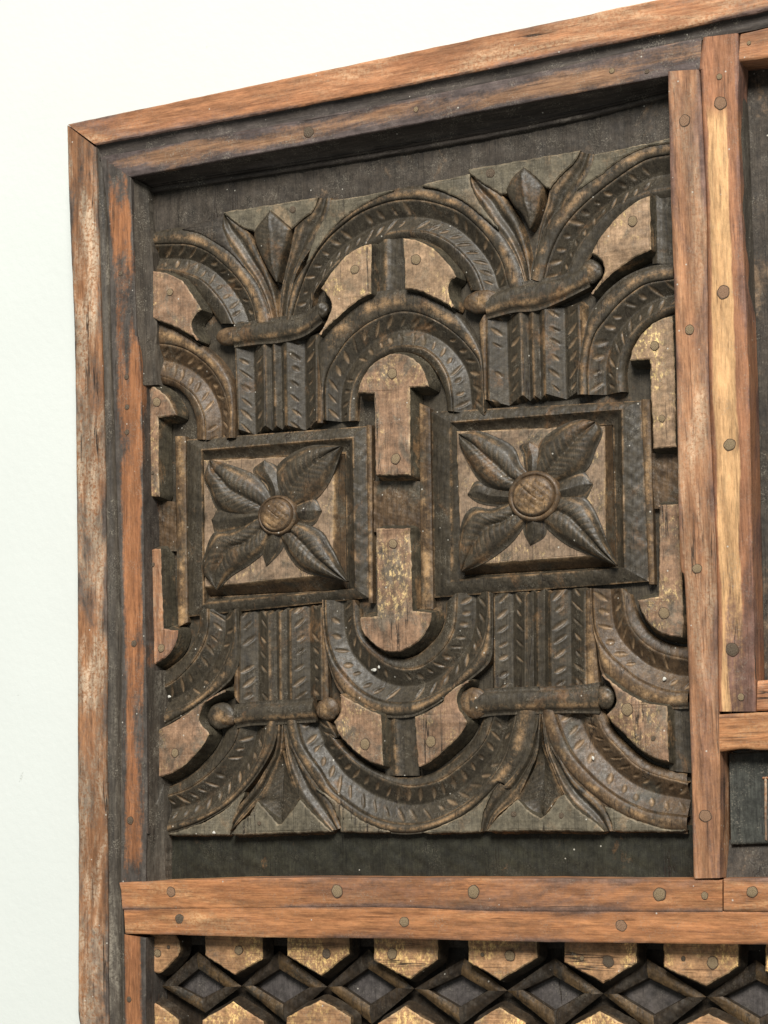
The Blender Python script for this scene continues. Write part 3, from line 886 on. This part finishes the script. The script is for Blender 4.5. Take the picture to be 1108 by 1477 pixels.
arch(P('a6 365,700 400,560 450,440 520,340 600,250 690,190 770,130 850,75 950,35 1075,12'),
     P('a6 425,720 455,600 500,490 560,400 640,318 720,252 800,192 880,138 960,98 1075,78'),
     P('a6 525,730 570,620 620,520 680,450 750,370 830,318 900,288 960,266 1075,245'), P('a6 600,730 640,640 700,540 770,450 850,380 920,340 1075,300'))
# inner arches, upper row
arch(P('a8 50,-88 200,-22 300,40 400,112 470,185 520,270 543,370 548,480 545,600'),
     P('a8 50,55 200,72 300,110 400,190 470,290 510,400 522,500 510,600'),
     P('a8 50,225 180,262 250,300 310,352 350,420 374,500 378,610'), P('a8 50,280 200,308 270,360 308,430 330,510 335,610'), way=-1, brown=True)
arch(P('p 467,606 464,560 460,510 a7 72,872 110,808 180,742 260,677 330,645 415,630 500,622 570,634 640,662 700,697 760,742 810,802 850,865 882,935 p 698,540 700,594'),
     P('p 469,606 468,569 470,545 476,528 489,506 503,488 527,468 553,455 579,449 605,452 631,463 657,481 677,501 691,522 696,548 699,598'),
     P('a1 272,690 278,560 300,440 350,335 430,243 520,182 610,150 720,147 830,174 920,252 985,370 1012,500 1022,620'),
     P('a1 330,690 335,560 350,450 395,360 460,290 540,230 620,205 720,205 810,235 890,320 945,420 975,520 985,620'), way=-1)
arch(P('Z6 352,330 352,240 365,150 a6 660,900 700,835 760,765 840,702 920,662 1000,642 1080,636'),
     P('Z6 388,330 385,240 395,150 a6 690,965 740,898 800,828 870,768 950,722 1080,700'),
     P('Z6 512,320 505,240 520,170 560,92 620,32 700,-12 745,-22'), P('Z6 545,320 540,240 555,170 595,100 650,50 745,0'))
# inner arches, lower row
arch(P('b1 565,150 570,330 560,450 520,540 450,612 395,655 300,725 210,775 90,840'),
     P('b1 545,160 543,300 512,410 462,515 400,600 320,668 240,718 90,768'),
     P('b1 396,150 395,260 370,350 320,440 250,520 190,570 90,622'), P('b1 350,150 345,260 310,350 260,420 190,480 90,540'), way=1)
arch(P('b2 100,100 105,260 125,400 160,520 205,605 260,662 330,705 400,737 480,756 560,757 640,742 740,692 840,622 930,552 1010,482 1052,420 1066,300 1066,60'),
     P('b2 112,100 120,260 140,370 180,470 250,560 330,630 410,670 500,690 590,686 690,664 790,610 880,540 960,450 1020,340 1045,200 1042,50'),
     P('b2 280,100 282,200 302,300 352,370 430,440 500,480 580,495 660,480 750,420 820,330 855,230 866,60'),
     P('b2 320,150 325,240 350,310 410,370 480,415 560,435 640,415 710,360 770,290 800,210 805,120'), way=1)
arch(P('b3 590,30 605,200 632,330 655,430 705,498 785,552 875,598 980,618 1085,618'),
     P('b3 605,30 612,200 640,290 690,362 750,420 830,482 920,526 1000,546 1085,550'),
     P('b3 752,30 770,150 800,230 860,300 940,350 1085,388'), P('b3 800,60 825,140 860,210 910,265 1000,310 1085,325'), way=1, brown=True)
# outer arches, lower row
arch(P('b4 712,150 680,300 620,420 540,530 440,632 330,702 220,752 45,805'),
     P('b4 655,150 640,280 600,385 540,482 460,572 370,650 270,702 170,728 35,752'),
     P('b4 505,150 472,270 412,362 330,452 240,522 160,562 30,600'), P('b4 430,190 395,285 330,370 250,445 160,505 30,560'), way=-1)
arch(P('b4 762,150 795,290 855,400 930,510 b5 70,605 150,672 220,718 300,757 400,787 500,796 600,786 720,747 840,685 950,590 1030,505 b6 100,445 180,330 230,210 255,90'),
     P('b4 822,140 850,270 900,360 960,442 b5 70,540 150,610 250,680 350,725 450,746 560,746 680,716 800,655 900,580 990,480 1060,370 b6 130,220 165,70'),
     P('b4 990,150 1050,250 b5 60,232 120,310 200,390 300,455 400,500 500,528 600,522 700,490 800,420 880,350 950,260 1000,120'),
     P('b4 1030,150 b5 60,180 130,280 200,350 290,410 380,455 480,480 570,475 660,450 750,395 830,325 900,240 950,120'), way=-1)
arch(P('b6 285,80 310,200 350,290 420,390 500,470 600,552 700,612 800,652 900,680 1010,690'),
     P('b6 340,70 375,180 420,280 480,360 560,440 650,510 740,560 840,595 1010,617'),
     P('b6 545,80 600,200 670,280 740,350 830,400 1010,450'), P('b6 590,80 640,180 700,250 770,310 850,360 1010,400'), way=-1, brown=True)

# grooves between neighbouring plates
ribbon('groove_floor', P('a7 345,375 345,655'), P('a7 500,350 500,635'), lambda u, v, L, W: -3 * np.exp(-((v - 0.4) / 0.12) ** 2), None, 'carve', 50, edge=lambda u, v, L, W: np.exp(-((v - 0.4) / 0.06) ** 2))
ribbon('groove_floor', P('b5 370,112 380,470'), P('b5 560,112 575,470'), lambda u, v, L, W: -3 * np.exp(-((v - 0.35) / 0.12) ** 2), None, 'carve', 50, edge=lambda u, v, L, W: np.exp(-((v - 0.35) / 0.06) ** 2))
ribbon('groove_floor', P('a6 965,262 975,625'), P('a6 1110,255 1110,625'), lambda u, v, L, W: -3 * np.exp(-((v - 0.2) / 0.12) ** 2), None, 'carve', 50)
ribbon('groove_floor', P('b6 905,45 920,385'), P('b6 1050,45 1050,400'), lambda u, v, L, W: -3 * np.exp(-((v - 0.3) / 0.12) ** 2), None, 'carve', 50)
for q in ('a4 400,70 400,440 800,70 800,440', 'a3 15,370 15,600 165,380 170,600', 'b8 540,520 560,830 720,520 730,830'):
    w = P(q)
    ribbon('slot_floor', w[0:2], w[2:4], flat, None, 'carve_brown', 52, jig=1.2)


# ------------------------------------------------------------------ columns, collars and leaf sprays
def column(L, R, tip0=0, tip1=0, way=1):
    return ribbon('column_groove', P(L), P(R), vee(VD), None, 'carve', G, nick=nicks(20.5, way), jig=.25, edge=edge_lines(1.6, 0.7), skirt=62, draft=9, tip0=tip0, tip1=tip1, vstep=1.2, step=1.2)


def flute(L, R, tip0=0, tip1=0):
    return ribbon('column_flute', P(L), P(R), lambda u, v, L_, W: 7 * (1 - np.abs(2 * v - 1)), None, 'carve', G + 1, edge=edge_lines(1.5, 0.7), skirt=62, draft=6, tip0=tip0, tip1=tip1, vstep=1.0, step=1.6)


column('a8 545,55 565,548', 'a8 716,25 722,528', tip1=10)
flute('a8 719,20 730,532', 'a8 768,20 778,535', tip1=6)
flute('a8 771,20 784,528', 'a8 830,20 836,525', tip1=6)
column('a8 834,15 842,525', 'a8 1016,15 1018,498', tip1=10)
column('Z5 556,-5 566,352', 'Z5 694,-25 704,330', tip1=10)
flute('Z5 696,-20 706,332', 'Z5 738,-20 748,340', tip1=6)
flute('Z5 740,-20 750,332', 'Z5 782,-20 790,330', tip1=6)
column('Z5 784,-20 792,325', 'Z5 930,-30 938,305', tip1=10)
column('b1 570,690 575,195', 'b1 748,680 742,185', tip1=9)
flute('b1 752,690 746,190', 'b1 808,690 802,175', tip1=6)
flute('b1 812,690 806,175', 'b1 866,690 862,165', tip1=6)
column('b1 868,680 862,170', 'b1 1048,670 1042,150', tip1=9)
column('b3 112,560 110,75', 'b3 272,560 270,65', tip1=9)
flute('b3 276,560 276,65', 'b3 330,560 326,55', tip1=6)
flute('b3 334,555 330,55', 'b3 388,545 386,50', tip1=6)
column('b3 394,540 390,60', 'b3 572,540 568,45', tip1=9)
for q in ('a8 1018,15 1020,515 1062,150 1055,515', 'Z5 936,-30 940,300 968,60 960,300', 'b1 1048,680 1045,150 1085,680 1075,140', 'b3 575,550 572,40 640,540 600,40', 'b1 545,640 555,180 575,690 570,180', 'Z5 530,50 548,350 560,0 560,350'):
    w = P(q)
    ribbon('edge_fillet', w[0:2], w[2:4], roll(2.5), None, 'carve_brown', G + 4, edge=crest(0.35), skirt=62)


def ball(name, txt, rx, ry, dep, h, parent, mat):
    """rounded knob, rx / ry in traced pixels, h units proud of its layer"""
    p = P(txt)[0]
    c = U(p, dep)[0]
    n, m = 28, 16
    th = np.linspace(0, 2 * np.pi, n)[None, :]
    ph = np.linspace(0, np.pi * 0.62, m)[:, None]
    X = c[0] + rx * 1.1 * np.sin(ph) * np.cos(th)
    Z = c[1] + ry * np.sin(ph) * np.sin(th)
    D = dep - h * np.cos(ph) + 0 * th
    X, Z, D = X + 1.0 * wob(X, Z, 0.16), Z + 1.0 * wob(X + 9, Z, 0.16), D + 0.8 * wob(X + 40, Z, 0.22)
    X[:, -1], Z[:, -1], D[:, -1] = X[:, 0], Z[:, 0], D[:, 0]
    return grid(name, X, Z, D, parent, mat, edge=np.exp(-(ph / 0.5) ** 2) + 0 * th, angle=70)


def collar(A, B, knobs):
    c = ribbon('collar', P(A), P(B), roll(7), None, 'carve', G, edge=lambda u, v, L, W: 0.9 * np.exp(-((v - 0.78) / 0.12) ** 2), skirt=62, draft=1, angle=60, over=(5.5, 5))
    for t, rx, ry, mt in knobs:
        ball('knob', t, rx * 0.92, ry * 0.92, G + 1, 7.5, c, mt)
    return c


collar('a5 545,765 660,742 800,722 940,700 1030,640', 'a5 545,858 680,838 800,828 940,795 1045,720', [('a5 525,812', 24, 16, 'carve_brown'), ('a5 1048,660', 12, 14, 'carve')])
collar('a6 150,790 260,748 400,722 530,695 650,635', 'a6 150,885 280,850 400,838 530,790 660,725', [('a6 120,815', 28, 19, 'carve_brown'), ('a6 670,665', 17, 19, 'carve')])
collar('b4 470,85 560,70 700,60 820,55 920,45', 'b4 480,180 570,165 700,160 820,152 930,145', [('b4 425,150', 15, 12, 'carve_brown'), ('b4 395,130', 24, 22, 'carve'), ('b4 1000,90', 19, 18, 'carve_brown')])
collar('b3 0,560 110,548 300,540 500,535 640,520', 'b3 0,665 110,648 300,640 500,635 640,635', [('b2 965,690', 24, 24, 'carve_brown'), ('b3 665,575', 15, 18, 'carve')])


def leaf_prof(h, vein=2.5):
    def f(u, v, L, W):
        c = np.abs(2 * v - 1)
        d = -h * np.sqrt(np.clip(1 - c ** 2, 0, 1)) * (0.75 + 0.25 * np.sin(np.pi * np.clip(u, 0, 1)))
        return d + vein * np.exp(-((v - 0.5) / 0.07) ** 2)
    return f


def leaf(name, L, R, parent=None, h=8, dep=46, mat='carve', vein=2.0, skirt=62):
    return ribbon(name, P(L), P(R), leaf_prof(h, vein), parent, mat, dep, edge=crest(0.3), skirt=skirt, vstep=1.0, step=1.5, nv=22, angle=50)


def hollow_leaf(L, R, h=7):
    return ribbon('leaf', P(L), P(R), lambda u, v, L_, W: h * (1 - np.abs(2 * v - 1)) * (1 - 0.5 * u) + 1.6 * np.cos(v * 4 * np.pi), None, 'carve', G - 1, edge=lambda u, v, L, W: np.clip(0.9 * np.exp(-(np.minimum(v, 1 - v) * W / 2.2) ** 2) + 0.7 * np.exp(-((np.abs(v - 0.5) - 0.25) / 0.07) ** 2), 0, 1), skirt=62, draft=2, nv=22, step=1.5)


def bud(L, R, domed=False):
    def nk(u, v, L_, W):
        s = u * L_
        c = np.abs(v - 0.5) * W
        q = ((s - c * 0.9) % 9.0) / 9.0
        g = np.exp(-((q - 0.5) / 0.12) ** 2) * (np.abs(v - 0.5) < 0.36) * (np.abs(v - 0.5) > 0.05) * (u > 0.15) * (u < 0.85)
        return g * 0.12, g * 0.25
    return ribbon('bud', P(L), P(R), (lambda u, v, L_, W: -9 * np.sqrt(np.clip(1 - (2 * v - 1) ** 2, 0, 1)) * np.sin(np.pi * np.clip(0.1 + u * 0.75, 0, 1)) - 1.5 * np.exp(-((v - .5) / .06) ** 2)) if domed else (lambda u, v, L_, W: 10 * (1 - np.abs(2 * v - 1)) - 3 * np.sin(np.pi * u)), None, 'carve', G, nick=nk, edge=edge_lines(2.0, 0.7), skirt=62, draft=2, nv=26, step=1.2)


hollow_leaf('a5 755,735 725,620 668,500 592,400 525,310 475,215 483,112', 'a5 795,700 772,560 732,440 690,350 640,240 600,195 488,110')
hollow_leaf('a5 795,735 812,560 835,440 862,330 880,240 902,168 960,122 1003,60 1022,24', 'a5 842,735 870,545 920,405 1000,285 1060,192 1090,100 1096,20')
bud('a5 785,500 735,420 695,340 664,260 662,215 690,170 754,96', 'a5 795,500 820,380 848,290 866,220 868,195 820,150 757,96', True)
hollow_leaf('a6 338,735 302,620 242,510 165,420 110,330 70,260 56,165', 'a6 366,700 347,560 312,440 272,360 218,278 180,252 62,172')
hollow_leaf('a6 372,720 394,530 418,410 445,330 462,246 482,217 530,162 580,113 606,64', 'a6 405,730 432,560 482,440 542,350 612,260 660,180 680,78')
bud('a6 360,450 325,380 278,330 246,272 246,250 280,190 334,146', 'a6 368,450 392,400 418,310 432,250 430,233 390,190 337,146', True)
hollow_leaf('b4 718,150 700,320 640,440 562,560 472,670 438,780', 'b4 742,150 735,330 690,470 642,570 600,620 445,785')
hollow_leaf('b4 742,150 768,380 800,500 840,605 900,680 1014,786', 'b4 768,150 802,300 872,420 942,520 1012,602 1074,770')
bud('b4 737,330 698,450 640,580 604,616 650,690 708,754', 'b4 742,330 785,470 828,580 837,614 790,682 738,748')
hollow_leaf('b6 254,90 222,260 162,380 82,470 b5 1030,515 962,602 927,690 914,792', 'b6 275,90 262,280 222,390 172,500 142,542 60,610 14,686')
hollow_leaf('b6 280,90 300,270 340,380 382,485 430,560 490,612 586,690', 'b6 318,90 345,230 390,350 440,425 500,482 562,532 612,602 637,688')
bud('b6 277,260 250,370 200,470 163,537 210,590 272,630', 'b6 283,260 310,330 350,420 382,505 360,532 280,631')


# ------------------------------------------------------------------ squares with rosettes
def ring_strip(name, o, i, do, di, mat, prof=None, parent=None):
    """four mitred strips between two quads given as traced corners TL TR BR BL"""
    for k in range(4):
        j = (k + 1) % 4
        ribbon(name, np.array([o[k], o[j]]), np.array([i[k], i[j]]), prof or flat, parent, mat, do, di, edge=edge_lines(2.0, 0.9), step=2, vstep=1.2, jig=.8)


def rosette(ring1, ring2, tile_f, tile_b, floor_mat):
    r1, r2 = P(ring1), P(ring2)
    c = r2.mean(0)
    fr = plate('square_frame', None, None, 'board', front=62, foot=66, draft=0, pts=U(r1, 62)[[0, 1, 2, 3]] * 1.0)
    ring_strip('square_strip', r1, r2, 53, 46, 'carve', lambda u, v, L, W: -1.5 * np.sin(np.pi * v), fr)
    tb = P(tile_b)
    r3 = tb.mean(0) + (tb - tb.mean(0)) * 1.01
    ring_strip('square_bevel', r2, r3, 46, 57, 'carve', lambda u, v, L, W: 2.0 * np.sin(np.pi * v), fr)
    f4, b4 = U(P(tile_f), 38), U(P(tile_b), 58)

    def sub(q):
        return np.vstack([q[k] + (q[(k + 1) % 4] - q[k]) * np.linspace(0, 1, 24, endpoint=False)[:, None] for k in range(4)])
    t = plate('rosette_tile', None, None, floor_mat, front=38, foot=58, pts=sub(f4), foot_pts=sub(b4), side='carve_brown')
    return t


def petal(L, R, parent, h=13, veins=True, name='petal', lift=0):
    def prof(u, v, L_, W):
        c = np.abs(2 * v - 1)
        rise = np.sin(np.pi * np.clip(0.12 + 0.75 * u, 0, 1))
        d = -h * rise * (1 - np.abs(c - 0.35) ** 1.6 * 1.9) * (c < 1.01) - lift * (1 - u)
        rim = -1.3 * np.exp(-((c - 0.7) / 0.14) ** 2)
        if not veins:
            return -h * (1 - c) * np.clip(1.25 - u, 0, 1) - lift * (1 - u)
        rib = 2.6 * np.exp(-((v - 0.5) / 0.05) ** 2)
        return d + rim + rib * (u > 0.02)

    def nk(u, v, L_, W):
        s = u * L_
        c = np.abs(v - 0.5) * W
        q = ((s - c * 1.1) % 10.0) / 10.0
        m = np.clip((0.33 - np.abs(v - 0.5)) / 0.08, 0, 1) * np.clip(u / 0.1, 0, 1) * np.clip((0.8 - u) / 0.1, 0, 1)
        g = np.exp(-((q - 0.5) / 0.13) ** 2) * m
        return g * 0.3, g * 0.7
    return ribbon(name, P(L), P(R), prof, parent, 'carve', 37, nick=nk if veins else None, edge=lambda u, v, L_, W: 0.8 * np.exp(-((np.abs(2 * v - 1) - 0.78) / 0.08) ** 2), skirt=40, bulge=6.0 if veins else 3.0, over=(1.5, 1.5), nv=30, step=1.2, angle=55)


def boss(txt, r_out, r_in, parent, sunk):
    c = U(P(txt)[0], 34)[0]
    n = 48
    th = np.linspace(0, 2 * np.pi, n)[None, :]
    R = r_out
    if sunk:
        rr = np.concatenate([np.linspace(0.001, r_in - 1.5, 14), [r_in, r_in + 1.2], np.linspace(r_in + 2.5, R, 8), [R + 1]])[:, None]
        dd = np.where(rr < r_in - 0.2, 30 - 3.0 * np.sqrt(np.clip(1 - (rr / r_in) ** 2, 0, 1)), np.where(rr <= R, 23 - 1.6 * np.sin(np.pi * np.clip((rr - r_in) / (R - r_in), 0, 1)), 40))
    else:
        rr = np.concatenate([np.linspace(0.001, r_in, 16), np.linspace(r_in + 1.2, R, 8), [R + 1]])[:, None]
        dd = np.where(rr <= r_in, 26 - 7.0 * np.sqrt(np.clip(1 - (rr / (r_in * 1.04)) ** 2, 0, 1)), np.where(rr <= R, 29 - 3 * np.sin(np.pi * np.clip((rr - r_in) / (R - r_in), 0, 1)), 40))
    X = c[0] + 1.1 * rr * np.cos(th)
    Z = c[1] + rr * np.sin(th)
    # cross-hatched knife lines on the middle
    hatch = 0
    for an in (0.9, -0.5):
        q = ((X - c[0]) * math.cos(an) + (Z - c[1]) * math.sin(an)) / 9.0
        hatch = hatch + np.exp(-(((q + 0.5) % 1.0 - 0.5) / 0.07) ** 2)
    inside = (rr < r_in - 2)
    D = dd + 0 * th + 1.6 * np.clip(hatch, 0, 1) * inside + 0.5 * wob(X, Z, 0.2)
    D[:, -1] = D[:, 0]
    return grid('boss', X, Z, D, parent, 'carve_brown', nick=0.2 * np.clip(hatch, 0, 1) * inside, edge=0.15 * (rr > r_in) * (rr < R) + 0.75 * inside + 0 * th, angle=50)


t = rosette('a3 208,105 1015,45 1022,808 218,892', 'a3 282,152 950,97 962,765 290,833', 'a3 287,197 868,172 860,705 292,762', 'a3 310,200 915,170 925,768 320,800', 'tile')
petal('a3 540,460 430,435 362,392 330,320 300,262 322,198', 'a3 590,370 565,330 512,282 430,245 360,210 326,196', t)
petal('a3 610,340 620,245 682,190 780,146 903,133', 'a3 700,400 772,362 832,280 880,185 907,137', t)
petal('a3 690,470 745,492 802,532 842,600 890,680 932,733', 'a3 620,530 645,560 682,612 742,666 850,706 928,738', t)
petal('a3 550,430 430,518 352,532 312,620 295,692 348,768', 'a3 590,520 552,592 482,642 402,702 353,772', t)
petal('a3 590,360 575,300 520,242 558,196', 'a3 650,360 650,330 612,236 562,196', t, 9, False, 'sepal', 0)
petal('a3 690,400 770,371 813,418', 'a3 690,460 770,470 814,424', t, 9, False, 'sepal', 0)
petal('a3 560,410 372,415 328,455', 'a3 560,470 430,500 350,516 324,465', t, 9, False, 'sepal', 0)
petal('a3 580,510 560,580 565,663', 'a3 650,510 630,580 569,666', t, 9, False, 'sepal', 0)
boss('a3 622,442', 30, 24, t, False)
t = rosette('a2 70,105 1000,55 1035,858 82,930', 'a2 152,152 914,94 925,797 160,853', 'a2 178,192 838,167 842,742 200,790', 'a2 205,200 872,165 888,790 220,830', 'tile')
petal('a2 470,470 360,442 300,392 250,322 203,252 193,206', 'a2 520,400 462,350 422,282 342,236 262,201 197,203', t)
petal('a2 520,390 555,275 592,230 662,181 742,146 799,149', 'a2 600,430 710,371 752,330 782,260 820,190 802,152', t)
petal('a2 610,470 722,494 762,532 802,612 842,702 896,783', 'a2 530,570 592,612 682,672 762,712 850,762 893,788', t)
petal('a2 460,480 352,544 272,545 225,602 200,720 203,813', 'a2 520,560 472,608 420,662 342,722 272,776 207,817', t)
petal('a2 492,400 490,300 472,258 505,237', 'a2 562,400 560,340 545,270 509,237', t, 9, False, 'sepal', 0)
petal('a2 610,440 730,381 784,422', 'a2 610,500 742,481 786,428', t, 9, False, 'sepal', 0)
petal('a2 450,450 340,450 270,426 231,467', 'a2 450,520 330,505 265,492 230,473', t, 9, False, 'sepal', 0)
petal('a2 490,560 492,640 506,693', 'a2 570,560 560,650 512,696', t, 9, False, 'sepal', 0)
boss('a2 530,480', 36, 28, t, False)
# plain fillets beside the squares
for q in ('a1 780,560 a4 745,1000 a1 858,600 a4 832,1000', 'a3 163,90 175,940 208,90 218,915', 'a3 1012,40 1022,830 1035,40 1040,830', 'a2 1000,50 1035,870 1040,50 1060,870'):
    w = P(q)
    ribbon('edge_fillet', w[0:2], w[2:4], roll(1.5), None, 'carve_brown', 49, edge=crest(0.4), skirt=62)

# ------------------------------------------------------------------ lattice below the rail
HF = 33
hexes = ['b7 125,60 250,60 272,110 266,165 182,250 120,243 110,130', 'b7 397,60 686,60 686,185 547,265 400,167',
         'Y3 39,575 286,575 286,655 175,742 39,663', 'Y3 385,575 640,575 640,675 530,756 385,681', 'Y3 761,575 1034,575 1036,672 890,758 762,685',
         'Y4 292,585 580,585 580,690 450,771 292,686', 'Y4 690,585 988,585 986,705 860,783 690,706', 'Y4 1098,585 1400,585 1400,722 1270,800 1098,722',
         'b7 108,378 190,430 266,490 266,640 110,640', 'b7 540,400 692,496 692,650 385,650 385,490', 'Y3 170,838 292,906 292,1010 36,1010 36,906',
         'Y3 510,863 625,935 625,1020 400,1020 400,932', 'Y3 885,868 990,930 990,1020 785,1020 785,928', 'Y4 432,884 560,950 560,1030 310,1030 310,950', 'Y4 868,893 990,955 990,1030 735,1030 735,958']
hx = [plate('hexagon_tile', q, None, 'hex', front=HF, foot=56, draft=7, side='lattice', wear=1.8) for q in hexes]
nail('b7 165,155', 7.5, HF, hx[0])
nail('b7 220,125', 3.5, HF, hx[0], 'nail_dark')
nail('b7 570,140', 8.5, HF, hx[1])
nail('Y3 197,652', 8.5, HF, hx[2], 'nail_dark')
nail('Y3 460,652', 9.5, HF, hx[3])
nail('Y3 930,660', 9.5, HF, hx[4])
nail('Y3 820,655', 3.5, HF, hx[4], 'nail_dark')
nail('Y4 470,683', 10, HF, hx[5], 'nail_dark')
nail('Y4 365,670', 4, HF, hx[5], 'nail')
nail('Y4 887,688', 10, HF, hx[6])
nail('Y4 770,672', 4, HF, hx[6], 'nail_dark')
diam = ['b7 380,248 488,322 395,370 295,318', 'b7 783,250 905,325 797,393 678,318', 'Y3 370,725 462,788 375,845 285,783', 'Y3 740,748 828,800 735,855 635,797',
        'Y4 258,752 358,810 260,868 158,800', 'Y4 640,762 765,825 655,885 540,815', 'Y4 1070,770 1195,835 1080,897 960,825']
dq = [P(q) for q in diam]
first = dq[0] - (dq[1] - dq[0])
dq = [first] + dq
last = dq[-1] + (dq[-1] - dq[-2])
for n_, w in enumerate(dq):
    nx = dq[n_ + 1] if n_ + 1 < len(dq) else last
    pv = dq[n_ - 1] if n_ else w - (dq[1] - dq[0])
    c = w.mean(0)
    o = np.array([c + (w[0] - c) * 2.5, (w[1] + nx[3]) / 2, c + (w[2] - c) * 2.5, (w[3] + pv[1]) / 2])
    w = c + (w - c) * 1.12
    mid = c + (w - c) * 1.1 + np.array([-2.5, 0])
    if n_:
        ribbon('diamond_inset', w[[0, 3]], w[[1, 2]], flat, None, 'pane', 68, step=4, vstep=4, jig=.5)
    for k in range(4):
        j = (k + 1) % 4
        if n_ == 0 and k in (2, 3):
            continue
        mt_ = 'lattice_lit' if k in (0, 2) else 'lattice'  # lit and shaded bar directions painted as brown and dark wood
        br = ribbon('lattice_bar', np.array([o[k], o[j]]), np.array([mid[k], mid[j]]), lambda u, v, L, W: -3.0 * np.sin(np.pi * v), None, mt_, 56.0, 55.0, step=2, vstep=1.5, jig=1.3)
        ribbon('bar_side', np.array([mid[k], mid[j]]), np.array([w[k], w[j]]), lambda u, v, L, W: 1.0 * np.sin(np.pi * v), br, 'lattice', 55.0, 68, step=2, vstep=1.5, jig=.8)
for q in (('p 190,1335 1200,1345', 'p 190,1362 1200,1372'),):
    ribbon('lattice_backing', P(q[0]), P(q[1]), flat, None, 'lattice', 57, step=8, vstep=6, jig=1)
ribbon('lattice_ground', P('p 190,1335 1200,1345'), P('p 190,1560 1200,1560'), flat, None, 'lattice', 72, step=8, vstep=8, jig=1)

# chips of old white paint caught in the carving
chip_mat, nt_, b_ = new_mat('white_paint_chip')
b_.inputs['Base Color'].default_value = (0.6, 0.58, 0.52, 1)
b_.inputs['Roughness'].default_value = 0.6
M['chip'] = chip_mat
for q, rx, ry, dep in (('b2 392,500', 4.2, 2.6, 52), ('b2 425,480', 1.8, 3.0, 51), ('b1 178,652', 2.6, 2.2, 50), ('b1 172,585', 2.0, 1.6, 50), ('a5 1020,657', 2.2, 2.6, 41), ('b6 541,322', 1.6, 3.0, 49), ('b3 965,485', 2.4, 2.6, 49), ('b4 350,795', 2.6, 1.8, 41)):
    ball('paint_chip', q, rx, ry, dep, 1.6, root, 'chip')
